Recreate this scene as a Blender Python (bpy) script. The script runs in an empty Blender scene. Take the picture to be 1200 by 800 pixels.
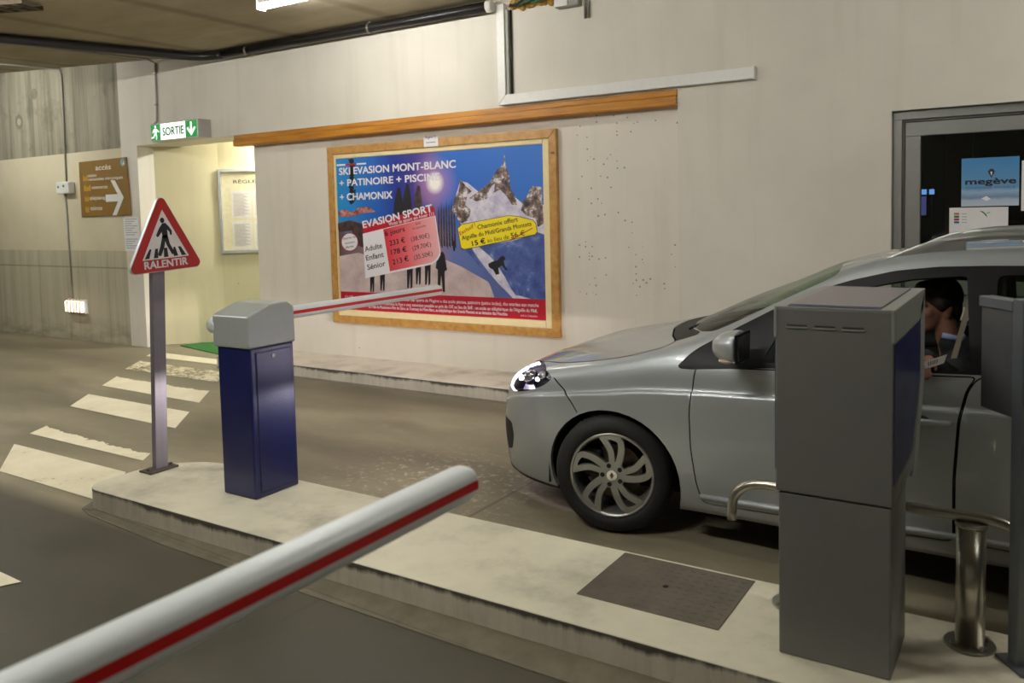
import bpy, bmesh, math, random
from mathutils import Vector, Matrix
from mathutils.geometry import intersect_point_line
random.seed(7)
C = bpy.context.scene.collection
SC = bpy.context.scene
PI = math.pi

# ------------------------------------------------------------------ camera
F, CX, CY, H = 974.96, 600.0, 311.96, 1.72
RC = ((0.8422119, -0.5389244, -0.0154779), (0.5386070, 0.8397381, 0.0688654), (-0.0241158, -0.0663358, 0.9975059))
cam = bpy.data.cameras.new('camera'); camo = bpy.data.objects.new('camera', cam); C.objects.link(camo)
m = Matrix.Identity(4)
for i in range(3):
    m[i][0] = RC[i][0]; m[i][1] = RC[i][2]; m[i][2] = -RC[i][1]
m[2][3] = H
camo.matrix_world = m
cam.sensor_fit = 'HORIZONTAL'; cam.sensor_width = 36; cam.lens = F / 1200 * 36
cam.shift_x = 0; cam.shift_y = (CY - 400) / 1200
cam.clip_start = 0.02; cam.clip_end = 100
cam.dof.use_dof = True; cam.dof.focus_distance = 5.2; cam.dof.aperture_fstop = 3.2
SC.camera = camo
SC.view_settings.view_transform = 'Standard'; SC.view_settings.look = 'None'
SC.view_settings.exposure = 0.12; SC.view_settings.gamma = 1.0
SC.view_settings.use_curve_mapping = False
w = bpy.data.worlds.new('garage_air'); SC.world = w; w.use_nodes = True
w.node_tree.nodes['Background'].inputs[0].default_value = (1.0, 0.93, 0.82, 1)
w.node_tree.nodes['Background'].inputs[1].default_value = 0.10

LAMP_W = 230.0       # watts of light from one ceiling tube
WARM = (252, 251, 247)
HEAD_W = 200.0        # headlight

def at(px, py, plane='y', val=0.0, nrm=None):
    """point where the sight line of a photo pixel meets a plane of the place"""
    a = ((px - CX) / F, 1.0, -(py - CY) / F)
    d = Vector([sum(RC[i][k] * a[k] for k in range(3)) for i in range(3)])
    o = Vector((0, 0, H))
    if nrm is not None:
        t = (val - o).dot(nrm) / d.dot(nrm)
    else:
        i = 'xyz'.index(plane); t = (val - o[i]) / d[i]
    return o + d * t

# ------------------------------------------------------------------ materials
def lin(c):
    return tuple(((v / 255) / 12.92 if v / 255 <= .04045 else ((v / 255 + .055) / 1.055) ** 2.4) for v in c) + (1.0,)

def nodes(name):
    M = bpy.data.materials.new(name); M.use_nodes = True
    t = M.node_tree
    return M, t, t.nodes['Principled BSDF']

def N(t, kind, **kw):
    n = t.nodes.new(kind)
    for k, v in kw.items():
        if k.startswith('i_'):
            n.inputs[k[2:].replace('_', ' ')].default_value = v
        else:
            setattr(n, k, v)
    return n

def L(t, a, b): t.links.new(a, b)

def coords(t, scale=(1, 1, 1), kind='Object'):
    tc = N(t, 'ShaderNodeTexCoord'); mp = N(t, 'ShaderNodeMapping')
    mp.inputs['Scale'].default_value = scale
    L(t, tc.outputs[kind], mp.inputs['Vector']); return mp.outputs[0]

def noise(t, v, scale, detail=4, rough=.6):
    n = N(t, 'ShaderNodeTexNoise'); n.inputs['Scale'].default_value = scale
    n.inputs['Detail'].default_value = detail; n.inputs['Roughness'].default_value = rough
    L(t, v, n.inputs['Vector']); return n.outputs['Fac']

def ramp(t, fac, stops, interp='LINEAR'):
    r = N(t, 'ShaderNodeValToRGB'); e = r.color_ramp.elements; r.color_ramp.interpolation = interp
    while len(e) < len(stops): e.new(.5)
    for el, (p, c) in zip(e, stops):
        el.position = p; el.color = c if len(c) == 4 else lin(c)
    L(t, fac, r.inputs[0]); return r.outputs[0]

def g(v): return (v, v, v, 1)

def mix(t, fac, a, b, mode='MIX'):
    n = N(t, 'ShaderNodeMix', data_type='RGBA', blend_type=mode)
    for i, x in ((0, fac), (6, a), (7, b)):
        if isinstance(x, (int, float)): n.inputs[i].default_value = x
        elif isinstance(x, tuple): n.inputs[i].default_value = x
        else: L(t, x, n.inputs[i])
    return n.outputs[2]

def mth(t, op, a, b=0.0, c=None):
    n = N(t, 'ShaderNodeMath', operation=op)
    for i, x in ((0, a), (1, b)) + (((2, c),) if c is not None else ()):
        if isinstance(x, (int, float)): n.inputs[i].default_value = x
        else: L(t, x, n.inputs[i])
    return n.outputs[0]

def bump(t, b, h, strength=.2, dist=.01):
    n = N(t, 'ShaderNodeBump'); n.inputs['Strength'].default_value = strength; n.inputs['Distance'].default_value = dist
    L(t, h, n.inputs['Height']); L(t, n.outputs[0], b.inputs['Normal'])

MAT = {}
def plain(name, col, rough=.5, metal=0.0, var=.06, scale=18, coat=0.0, bmp=0.0, spec=.5):
    if name in MAT: return MAT[name]
    M, t, b = nodes(name)
    c = lin(col)
    v = coords(t); nz = noise(t, v, scale)
    lo = tuple(x * (1 - var) for x in c[:3]) + (1,); hi = tuple(min(1, x * (1 + var)) for x in c[:3]) + (1,)
    L(t, ramp(t, nz, [(.3, lo), (.7, hi)]), b.inputs['Base Color'])
    b.inputs['Roughness'].default_value = rough; b.inputs['Metallic'].default_value = metal
    b.inputs['Coat Weight'].default_value = coat; b.inputs['Coat Roughness'].default_value = .03
    b.inputs['Specular IOR Level'].default_value = spec
    if bmp: bump(t, b, noise(t, v, scale * 6), bmp, .002)
    MAT[name] = M; return M

def glow(name, col, power, base=(230, 230, 225)):
    if name in MAT: return MAT[name]
    M, t, b = nodes(name)
    b.inputs['Base Color'].default_value = lin(base)
    b.inputs['Emission Color'].default_value = lin(col); b.inputs['Emission Strength'].default_value = power
    MAT[name] = M; return M

def glass(name, tint=(235, 242, 236), refl=1.0, rough=0.0):
    if name in MAT: return MAT[name]
    M, t, b = nodes(name); t.nodes.remove(b)
    out = t.nodes['Material Output']
    tr = N(t, 'ShaderNodeBsdfTransparent'); tr.inputs[0].default_value = lin(tint)
    gl = N(t, 'ShaderNodeBsdfGlossy'); gl.inputs['Roughness'].default_value = rough
    lw = N(t, 'ShaderNodeLayerWeight'); lw.inputs[0].default_value = .5
    f = mth(t, 'MULTIPLY', mth(t, 'MULTIPLY_ADD', mth(t, 'POWER', lw.outputs['Facing'], 5.0), .94, .045), refl)
    mx = N(t, 'ShaderNodeMixShader'); L(t, f, mx.inputs[0]); L(t, tr.outputs[0], mx.inputs[1]); L(t, gl.outputs[0], mx.inputs[2])
    L(t, mx.outputs[0], out.inputs[0]); MAT[name] = M; return M

# ------------------------------------------------------------------ mesh builder
class B:
    def __init__(s): s.bm = bmesh.new(); s.mats = []; s.mi = 0
    def m(s, material):
        if material not in s.mats: s.mats.append(material)
        s.mi = s.mats.index(material); return s
    def _fin(s, fs, smooth=False):
        for f in fs: f.material_index = s.mi; f.smooth = smooth
    def face(s, pts, smooth=False):
        f = s.bm.faces.new([s.bm.verts.new(p) for p in pts]); s._fin([f], smooth); return f
    def box(s, x0, x1, y0, y1, z0, z1, bev=0.0, seg=2, mat=None):
        b = bmesh.new(); bmesh.ops.create_cube(b, size=1)
        for v in b.verts:
            v.co = Vector((x0 + (v.co.x + .5) * (x1 - x0), y0 + (v.co.y + .5) * (y1 - y0), z0 + (v.co.z + .5) * (z1 - z0)))
        if bev: bmesh.ops.bevel(b, geom=b.edges[:], offset=bev, segments=seg, affect='EDGES', profile=.5)
        s.add(b, mat)
    def add(s, b, mat=None, smooth=None):
        if mat is not None: bmesh.ops.transform(b, matrix=mat, verts=b.verts)
        bmesh.ops.recalc_face_normals(b, faces=b.faces)
        mp = {}
        for v in b.verts: mp[v] = s.bm.verts.new(v.co)
        for f in b.faces:
            try: nf = s.bm.faces.new([mp[v] for v in f.verts])
            except ValueError: continue
            nf.material_index = s.mi; nf.smooth = f.smooth if smooth is None else smooth
        b.free()
    def prism(s, poly, vec, bev=0.0, mat=None, seg=2):
        b = bmesh.new(); vec = Vector(vec)
        a = [b.verts.new(p) for p in poly]; c = [b.verts.new(Vector(p) + vec) for p in poly]
        n = len(a); b.faces.new(a); b.faces.new(c[::-1])
        for i in range(n): b.faces.new((a[i], c[i], c[(i + 1) % n], a[(i + 1) % n]))
        bmesh.ops.recalc_face_normals(b, faces=b.faces)
        if bev: bmesh.ops.bevel(b, geom=b.edges[:], offset=bev, segments=seg, affect='EDGES', profile=.5)
        s.add(b, mat)
    def cyl(s, p0, p1, r, r2=None, n=20, cap=True, smooth=True):
        p0, p1 = Vector(p0), Vector(p1); r2 = r if r2 is None else r2
        d = (p1 - p0).normalized(); u = d.orthogonal().normalized(); w_ = d.cross(u)
        A, Bq = [], []
        for i in range(n):
            a = 2 * PI * i / n; e = u * math.cos(a) + w_ * math.sin(a)
            A.append(s.bm.verts.new(p0 + e * r)); Bq.append(s.bm.verts.new(p1 + e * r2))
        fs = [s.bm.faces.new((A[i], A[(i + 1) % n], Bq[(i + 1) % n], Bq[i])) for i in range(n)]
        s._fin(fs, smooth)
        if cap: s._fin([s.bm.faces.new(A[::-1]), s.bm.faces.new(Bq)])
    def tube(s, path, r, n=12, cap=True, flat=None):
        path = [Vector(p) for p in path]; rings = []; prev = None
        for i, p in enumerate(path):
            d = (path[min(i + 1, len(path) - 1)] - path[max(i - 1, 0)]).normalized()
            if prev is None: u = d.orthogonal().normalized()
            else:
                u = prev - d * prev.dot(d); u = u.normalized() if u.length > 1e-6 else d.orthogonal().normalized()
            prev = u; w_ = d.cross(u)
            rr = r[i] if isinstance(r, (list, tuple)) else r
            rings.append([s.bm.verts.new(p + u * math.cos(2 * PI * k / n) * rr + w_ * math.sin(2 * PI * k / n) * rr) for k in range(n)])
        for a, b in zip(rings, rings[1:]):
            s._fin([s.bm.faces.new((a[k], a[(k + 1) % n], b[(k + 1) % n], b[k])) for k in range(n)], True)
        if cap: s._fin([s.bm.faces.new(rings[0][::-1]), s.bm.faces.new(rings[-1])])
    def sphere(s, c, rad, u=20, v=14, mat=None):
        b = bmesh.new(); bmesh.ops.create_uvsphere(b, u_segments=u, v_segments=v, radius=1)
        for x in b.verts: x.co = Vector((x.co.x * rad[0], x.co.y * rad[1], x.co.z * rad[2]))
        if mat is not None: bmesh.ops.transform(b, matrix=mat, verts=b.verts)
        bmesh.ops.translate(b, vec=Vector(c), verts=b.verts)
        for f in b.faces: f.smooth = True
        s.add(b)
    def lathe(s, prof, n=32, mat=None, smooth=True):
        """profile of (r, h) about local Y"""
        b = bmesh.new(); rings = []
        for r, h in prof: rings.append([b.verts.new((r * math.cos(2 * PI * k / n), h, r * math.sin(2 * PI * k / n))) for k in range(n)])
        for a, c in zip(rings, rings[1:]):
            for k in range(n):
                f = b.faces.new((a[k], a[(k + 1) % n], c[(k + 1) % n], c[k])); f.smooth = smooth
        s.add(b, mat)
    def build(s, name, parent=None, mat=None, local=False, **props):
        if mat is not None: s.mats = [mat]
        me = bpy.data.meshes.new(name)
        if parent is not None and not local:
            bmesh.ops.translate(s.bm, vec=-wloc(parent), verts=s.bm.verts)
        s.bm.to_mesh(me); s.bm.free()
        for x in s.mats: me.materials.append(x)
        o = bpy.data.objects.new(name, me); C.objects.link(o)
        if parent is not None: o.parent = parent
        for k, v in props.items(): o[k] = v
        return o

def wloc(o):
    v = Vector(o.location)
    while o.parent: o = o.parent; v += Vector(o.location)
    return v

def thing(name, loc, label, cat, group=None, rz=0.0):
    o = bpy.data.objects.new(name, None); C.objects.link(o); o.empty_display_size = .1
    o.location = loc; o.rotation_euler = (0, 0, rz); o['label'] = label; o['category'] = cat
    if group: o['group'] = group
    return o

def tag(o, label, cat, group=None):
    o['label'] = label; o['category'] = cat
    if group: o['group'] = group
    return o

def structure(b, name, mat=None):
    o = b.build(name, None, mat); o['kind'] = 'structure'; return o

def text_geo(txt, bold=0.0):
    cu = bpy.data.curves.new('t', 'FONT'); cu.body = txt; cu.size = 1; cu.offset = bold; cu.resolution_u = 3
    o = bpy.data.objects.new('t', cu); C.objects.link(o)
    dg = bpy.context.evaluated_depsgraph_get(); me = o.evaluated_get(dg).to_mesh()
    vs = [tuple(v.co[:2]) for v in me.vertices]; fs = [tuple(p.vertices) for p in me.polygons]
    o.evaluated_get(dg).to_mesh_clear()
    C.objects.unlink(o); bpy.data.objects.remove(o); bpy.data.curves.remove(cu)
    return vs, fs

def letter(b, txt, org, ux, uz, height, width=None, bold=.0, align='L', cap=None):
    """flat lettering: org = baseline start, ux/uz = unit directions, height = cap height in metres"""
    vs, fs = text_geo(txt, 0.0)
    if not vs: return
    x0 = min(v[0] for v in vs); x1 = max(v[0] for v in vs)
    sy = height / .73; sx = sy if width is None else width / (x1 - x0)
    off = {'L': -x0, 'C': -(x0 + x1) / 2, 'R': -x1}[align]
    org, ux, uz = Vector(org), Vector(ux), Vector(uz)
    # heavier weights: the same letters overprinted a hair to each side
    nn_ = ux.cross(uz).normalized()
    for k_, (dx, dz) in enumerate(((0, 0),) if bold < .005 else ((-1, -.7), (1, -.7), (-1, .7), (1, .7))):
        V = [b.bm.verts.new(org + ux * ((x + off) * sx + dx * bold * sy) + uz * ((y + dz * bold) * sy) + nn_ * (k_ * .00025)) for x, y in vs]
        for f in fs:
            try: b._fin([b.bm.faces.new([V[i] for i in f])])
            except ValueError: pass

def ring(cx, cz, rx, rz, n=24, a0=0, a1=2 * PI):
    return [(cx + rx * math.cos(a0 + (a1 - a0) * i / n), cz + rz * math.sin(a0 + (a1 - a0) * i / n)) for i in range(n)]

# ------------------------------------------------------------------ the setting
YF, YR, YL = 6.72, 6.82, 6.72          # flush wall, recessed panel, far concrete wall
ZC = 3.717

def spot_layer(t, scale, lo, hi, stretch=(1, 1, 1), seed=0.0, keep=.5):
    """small chips: 1 inside a chip, 0 elsewhere"""
    v = coords(t, stretch)
    add = N(t, 'ShaderNodeVectorMath', operation='ADD'); L(t, v, add.inputs[0]); add.inputs[1].default_value = (seed, seed * .7, seed * 1.3)
    vo = N(t, 'ShaderNodeTexVoronoi'); vo.inputs['Scale'].default_value = scale; L(t, add.outputs[0], vo.inputs['Vector'])
    d = mth(t, 'LESS_THAN', vo.outputs['Distance'], lo)
    sep = N(t, 'ShaderNodeSeparateColor'); L(t, vo.outputs['Color'], sep.inputs[0])
    k = mth(t, 'LESS_THAN', sep.outputs[0], keep)
    return mth(t, 'MULTIPLY', d, k)

def wall_paint(name, col, chips=.04, chip_zone=False):
    M, t, b = nodes(name)
    c = lin(col); v = coords(t)
    big = noise(t, v, .9, 5, .6)
    base = ramp(t, big, [(.25, tuple(x * .90 for x in c[:3]) + (1,)), (.75, tuple(min(1, x * 1.05) for x in c[:3]) + (1,))])
    st = noise(t, coords(t, (3.5, 3.5, .25)), 1.6, 4)
    base = mix(t, mth(t, 'MULTIPLY', ramp(t, st, [(.52, g(0)), (.75, g(1))]), .13), base, lin((150, 142, 118)))
    ch = spot_layer(t, 7.0, .07, 0, keep=chips)
    base = mix(t, mth(t, 'MULTIPLY', ch, .55), base, lin((92, 86, 74)))
    if chip_zone:      # the peppered area right of the poster case
        sep = N(t, 'ShaderNodeSeparateXYZ'); L(t, v, sep.inputs[0])
        zx = mth(t, 'MULTIPLY', mth(t, 'GREATER_THAN', sep.outputs[0], -3.65), mth(t, 'GREATER_THAN', sep.outputs[2], .9))
        for sc, th, kp, sd in ((30, .24, .16, 3.1), (17, .13, .14, 8.3)):
            s2 = spot_layer(t, sc, th, 0, seed=sd, keep=kp)
            s2 = mth(t, 'MULTIPLY', s2, mth(t, 'GREATER_THAN', noise(t, v, 1.7, 2), .47))
            base = mix(t, mth(t, 'MULTIPLY', mth(t, 'MULTIPLY', s2, zx), .75), base, lin((70, 64, 54)))
    L(t, base, b.inputs['Base Color']); b.inputs['Roughness'].default_value = .75; b.inputs['Specular IOR Level'].default_value = .25
    bump(t, b, noise(t, v, 30, 3), .15, .004)
    return M

M_wall = wall_paint('cream_wall_paint', (218, 212, 197), .035)
M_panel = wall_paint('cream_panel_paint', (222, 215, 200), .02, True)
M_alcove = wall_paint('yellow_cream_paint', (214, 206, 168), .03)

def concrete_wall():
    M, t, b = nodes('formed_concrete_wall')
    v = coords(t); sep = N(t, 'ShaderNodeSeparateXYZ'); L(t, v, sep.inputs[0]); z = sep.outputs[2]
    streak = noise(t, coords(t, (5, 5, .22)), 1.8, 6, .65)
    raw = ramp(t, streak, [(.28, (104, 100, 84)), (.5, (140, 135, 116)), (.72, (164, 158, 138))])
    blot = noise(t, v, 2.6, 4)
    raw = mix(t, mth(t, 'MULTIPLY', ramp(t, blot, [(.55, g(0)), (.7, g(1))]), .45), raw, lin((84, 82, 68)))
    rg = N(t, 'ShaderNodeTexVoronoi'); rg.inputs['Scale'].default_value = 1.25; L(t, coords(t, (1, .05, 1)), rg.inputs['Vector'])
    hole = mth(t, 'LESS_THAN', rg.outputs['Distance'], .075)
    halo = mth(t, 'LESS_THAN', rg.outputs['Distance'], .14)
    raw = mix(t, mth(t, 'MULTIPLY', halo, .4), raw, lin((78, 76, 64))); raw = mix(t, mth(t, 'MULTIPLY', hole, .6), raw, lin((176, 172, 158)))
    cream = ramp(t, noise(t, v, 1.0), [(.3, (196, 187, 156)), (.7, (208, 200, 172))])
    dado = ramp(t, streak, [(.28, (160, 155, 130)), (.5, (180, 174, 148)), (.75, (194, 187, 160))])
    low = mth(t, 'MULTIPLY', ramp(t, mth(t, 'MULTIPLY', z, 2.2), [(.15, g(1)), (.75, g(0))]), ramp(t, noise(t, coords(t, (1.2, 1.2, 3)), 2.0, 6, .7), [(.40, g(0)), (.66, g(1))]))
    dado = mix(t, mth(t, 'MULTIPLY', low, .55), dado, lin((92, 86, 68)))
    line = mth(t, 'MULTIPLY', mth(t, 'GREATER_THAN', z, 1.055), mth(t, 'LESS_THAN', z, 1.075))
    dado = mix(t, mth(t, 'MULTIPLY', line, .5), dado, lin((96, 92, 76)))
    col = mix(t, mth(t, 'GREATER_THAN', z, 1.305), dado, cream)
    col = mix(t, mth(t, 'GREATER_THAN', z, 2.699), col, raw)
    L(t, col, b.inputs['Base Color']); b.inputs['Roughness'].default_value = .8; b.inputs['Specular IOR Level'].default_value = .25
    bump(t, b, streak, .25, .01); return M
M_conc = concrete_wall()

def floor_mat():
    M, t, b = nodes('worn_screed_floor')
    v = coords(t); sep = N(t, 'ShaderNodeSeparateXYZ'); L(t, v, sep.inputs[0])
    n1 = noise(t, coords(t, (.55, 1.6, 1)), 1.5, 6, .62)
    base = ramp(t, n1, [(.25, (104, 97, 79)), (.5, (132, 124, 102)), (.78, (158, 149, 124))])
    n2 = noise(t, v, 9, 5, .7)
    base = mix(t, mth(t, 'MULTIPLY', ramp(t, n2, [(.55, g(0)), (.8, g(1))]), .25), base, lin((176, 166, 146)))
    # tyre-darkened tracks along both lanes (rubber on the floor)
    y = mth(t, 'ADD', sep.outputs[1], mth(t, 'MULTIPLY', noise(t, coords(t, (.25, .25, .25)), 1.3, 2), .5))
    tr = None
    for yc in (4.35, 5.85, 2.05, .55):
        d = mth(t, 'ABSOLUTE', mth(t, 'SUBTRACT', y, yc + .25))
        f = ramp(t, mth(t, 'DIVIDE', d, .55), [(0, g(1)), (1, g(0))])
        tr = f if tr is None else mth(t, 'MAXIMUM', tr, f)
    base = mix(t, mth(t, 'MULTIPLY', mth(t, 'MULTIPLY', tr, ramp(t, n1, [(.2, g(1)), (.8, g(.55))])), .55), base, lin((66, 60, 50)))
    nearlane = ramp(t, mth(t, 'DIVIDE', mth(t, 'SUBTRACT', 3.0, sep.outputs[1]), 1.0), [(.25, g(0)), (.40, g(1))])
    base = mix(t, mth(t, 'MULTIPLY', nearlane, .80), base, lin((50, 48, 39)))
    # whitish scuffs in the lane before the car
    pz = N(t, 'ShaderNodeVectorMath', operation='DISTANCE'); L(t, v, pz.inputs[0]); pz.inputs[1].default_value = (-3.2, 4.15, 0)
    zone = ramp(t, mth(t, 'DIVIDE', pz.outputs['Value'], 1.0), [(.25, g(1)), (1, g(0))])
    sc = ramp(t, noise(t, coords(t, (1, 1, 1)), 16, 6, .75), [(.54, g(0)), (.64, g(1))])
    base = mix(t, mth(t, 'MULTIPLY', mth(t, 'MULTIPLY', sc, zone), .75), base, lin((196, 188, 168)))
    # expansion joint
    jt = mth(t, 'LESS_THAN', mth(t, 'ABSOLUTE', mth(t, 'SUBTRACT', sep.outputs[0], -2.72)), .012)
    base = mix(t, mth(t, 'MULTIPLY', jt, .5), base, lin((70, 64, 54)))
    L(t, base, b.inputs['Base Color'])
    L(t, ramp(t, n1, [(.3, g(.42)), (.7, g(.62))]), b.inputs['Roughness']); b.inputs['Specular IOR Level'].default_value = .3
    bump(t, b, n2, .12, .004); return M
M_floor = floor_mat()

def ceil_mat():
    M, t, b = nodes('ceiling_concrete')
    v = coords(t); n1 = noise(t, coords(t, (.5, 1.3, 1)), 1.3, 5)
    base = ramp(t, n1, [(.3, (150, 140, 118)), (.7, (178, 167, 143))])
    wv = N(t, 'ShaderNodeTexWave'); wv.inputs['Scale'].default_value = .22; wv.inputs['Distortion'].default_value = 1.2
    L(t, coords(t, (1, .15, 1)), wv.inputs['Vector'])
    base = mix(t, mth(t, 'MULTIPLY', ramp(t, wv.outputs['Fac'], [(.0, g(1)), (.06, g(0))]), .35), base, lin((80, 70, 54)))
    L(t, base, b.inputs['Base Color']); b.inputs['Roughness'].default_value = .9; b.inputs['Specular IOR Level'].default_value = .1
    bump(t, b, noise(t, v, 12), .2, .006); return M
M_ceil = ceil_mat()

def kerb_mat(name, top, side, z_top, dark=True):
    M, t, b = nodes(name)
    v = coords(t); sep = N(t, 'ShaderNodeSeparateXYZ'); L(t, v, sep.inputs[0]); z = sep.outputs[2]
    n1 = noise(t, v, 2.4, 6, .65)
    ct = ramp(t, n1, [(.25, tuple(x * .80 for x in top)), (.5, top), (.8, tuple(min(255, x * 1.07) for x in top))])
    cs = ramp(t, n1, [(.3, tuple(x * .85 for x in side)), (.7, side)])
    cs = mix(t, mth(t, 'MULTIPLY', mth(t, 'LESS_THAN', z, .022), .6), cs, lin((70, 62, 48)))
    col = mix(t, mth(t, 'GREATER_THAN', z, z_top - .006), cs, ct)
    if dark:     # chipped, dirty arris under the top edge and streaks running down the face
        side_ = mth(t, 'LESS_THAN', z, z_top - .004)
        n3 = noise(t, coords(t, (1, 1, .12)), 16, 5, .7); n4 = noise(t, v, 1.6, 3)
        st = ramp(t, n3, [(.46, g(0)), (.66, g(1))])
        col = mix(t, mth(t, 'MULTIPLY', mth(t, 'MULTIPLY', st, side_), .16), col, lin((70, 60, 46)))
        e = mth(t, 'ADD', z, mth(t, 'ADD', mth(t, 'MULTIPLY', n3, .055), mth(t, 'MULTIPLY', n4, .10)))
        band = mth(t, 'MULTIPLY', ramp(t, mth(t, 'MULTIPLY', mth(t, 'SUBTRACT', e, z_top + .040), 45.0), [(0, g(0)), (1, g(1))]), side_)
        col = mix(t, mth(t, 'MULTIPLY', band, .86), col, lin((40, 32, 25)))
    L(t, col, b.inputs['Base Color']); b.inputs['Roughness'].default_value = .8; b.inputs['Specular IOR Level'].default_value = .2
    bump(t, b, noise(t, v, 22), .25, .005); return M

# floor
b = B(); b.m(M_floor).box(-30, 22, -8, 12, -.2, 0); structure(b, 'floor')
# ceiling: level over the lane, rising a little to the far end
b = B(); b.m(M_ceil)
k = .062; brk = [(-8.60, 6.9), (-12.8, -8)]
zl = lambda x, x0: ZC + k * (x0 - x)
b.face([(22, -8, ZC), (22, 6.9, ZC), (-8.60, 6.9, ZC), (-12.8, -8, ZC)])
b.face([(-12.8, -8, ZC), (-8.60, 6.9, ZC), (-30, 6.9, zl(-30, -8.6)), (-30, -8, zl(-30, -12.8))])
b.face([(22, -8, ZC + .3), (-30, -8, ZC + 1.6), (-30, 6.9, ZC + 1.6), (22, 6.9, ZC + .3)])
structure(b, 'ceiling')
# main wall
XO, XP0, XP1 = -8.02, -10.56, -10.20     # opening right edge, pillar edges
XS, ZB = -2.62, 2.706                    # step of recess, underside of upper wall
XW0, XW1, ZW0, ZW1 = -.965, 1.45, .95, 2.385
b = B(); b.m(M_wall)
b.prism([(XP0, YF, ZB), (XP0, YF, 4.0), (22, YF, 4.0), (22, YF, ZB)], (0, .5, 0))
b.box(XP0, XP1, YF, YF + .27, -.05, ZB)
b.box(XS, XW0, YF, YF + .5, -.05, ZB)
b.box(XW0, XW1, YF, YF + .5, -.05, ZW0); b.box(XW0, XW1, YF, YF + .5, ZW1, ZB)
b.box(XW1, 22, YF, YF + .5, -.05, ZB)
structure(b, 'wall_back')
b = B(); b.m(M_panel).box(XO, XS, YR, YF + .5, -.05, ZB); structure(b, 'wall_panel')
b = B(); b.m(M_conc).box(-30, XP0, YL, YL + .4, -.05, 5.4); structure(b, 'wall_left')
# alcove behind the opening
a0 = Vector((XP1, YF + .24)); a1 = Vector((-9.60, 7.53)); a2 = a1 + Vector((.842, .539)) * 3.2
b = B(); b.m(M_alcove)
for nm_, p, q in (('wall_alcove', a0, a1), ('wall_passage', a1, a2)):
    b = B(); b.m(M_alcove)
    d = (q - p).normalized(); nn = Vector((-d.y, d.x)) * .15
    b.prism([(p.x, p.y, -.05), (q.x, q.y, -.05), (q.x + nn.x, q.y + nn.y, -.05), (p.x + nn.x, p.y + nn.y, -.05)], (0, 0, 3.2)); structure(b, nm_)
b = B(); b.m(M_alcove).box(-10.3, -5, YF + .5, 10.5, 3.0, 3.1); structure(b, 'ceiling_alcove')
# far ends of the hall
b = B(); b.m(M_wall).box(-30, 22, -8.2, -8, -.05, 5.2); structure(b, 'wall_front')
b = B(); b.m(M_conc).box(-30.2, -30, -8, 6.9, -.05, 5.6); structure(b, 'wall_end')

# pavement along the wall and the two islands between the lanes
ZK, ZI = .138, .14
M_kerb = kerb_mat('pavement_concrete', (216, 206, 190), (206, 198, 180), ZK)
M_isl = kerb_mat('island_concrete', (212, 206, 182), (204, 196, 176), ZI)
b = B(); b.m(M_kerb).box(XO + .02, 22, 6.13, YR + .02, -.05, ZK, bev=.008); structure(b, 'floor_pavement')
def island(name, x0, x1, y0, y1, z):
    r = .30; yc = y1 - .34
    P = [(x1, y0), (x1, y1), (x0 + .42, y1)]
    for i in range(1, 13):
        a = PI / 2 + (PI / 2) * i / 12
        P.append((x0 + .42 + .42 * math.cos(a), y1 - .42 + .42 * math.sin(a)))
    for i in range(0, 9):
        a = PI + (PI / 2) * i / 8
        P.append((x0 + .14 + .14 * math.cos(a), y0 + .14 + .14 * math.sin(a)))
    b = B(); b.m(M_isl).prism([(x, y, -.03) for x, y in P], (0, 0, z + .03), bev=.007); return structure(b, name)
island('floor_island', -4.83, 9.0, 2.705, 3.425, ZI)
island('floor_island_near', -3.2, 9.0, -1.05, -.10, ZI)
# mortar skirt at the island's foot
b = B(); b.m(plain('mortar_skirt', (104, 98, 80), .8, var=.18, scale=9, bmp=.3))
b.prism([(-4.90, 3.10, 0), (-4.915, 2.95, 0), (-4.90, 2.80, 0), (-4.84, 2.70, 0)][::-1] + [(-4.83, 3.05, .014), (-4.82, 2.85, .018), (-4.70, 2.71, .018), (9, 2.71, .022), (9, 2.55, 0), (-1.6, 2.55, 0), (-2.6, 2.57, 0), (-3.9, 2.60, 0), (-4.7, 2.66, 0)], (0, 0, .004))
structure(b, 'trim_1')

# timber header over the recess
def wood(name, a, c, d, sx=(.8, 12, 12), rough=.45):
    M, t, bs = nodes(name)
    n1 = noise(t, coords(t, sx), 2.2, 6, .62)
    col = ramp(t, n1, [(.25, a), (.5, c), (.78, d)])
    kn = N(t, 'ShaderNodeTexVoronoi'); kn.inputs['Scale'].default_value = 1.7; L(t, coords(t, (1, .2, 2.2)), kn.inputs['Vector'])
    col = mix(t, mth(t, 'MULTIPLY', mth(t, 'LESS_THAN', kn.outputs['Distance'], .045), .75), col, lin((74, 40, 18)))
    L(t, col, bs.inputs['Base Color']); bs.inputs['Roughness'].default_value = rough; return M
M_beam = wood('orange_pine', (136, 82, 12), (184, 120, 22), (206, 144, 36))
b = B(); b.m(M_beam)
b.box(-8.24, XS, YF - .012, YF + .11, 2.655, ZB, bev=.004)
b.box(-8.24, XS, YF - .03, YF + .11, 2.574, 2.654, bev=.012, seg=3)
o = structure(b, 'trim_2')

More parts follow.
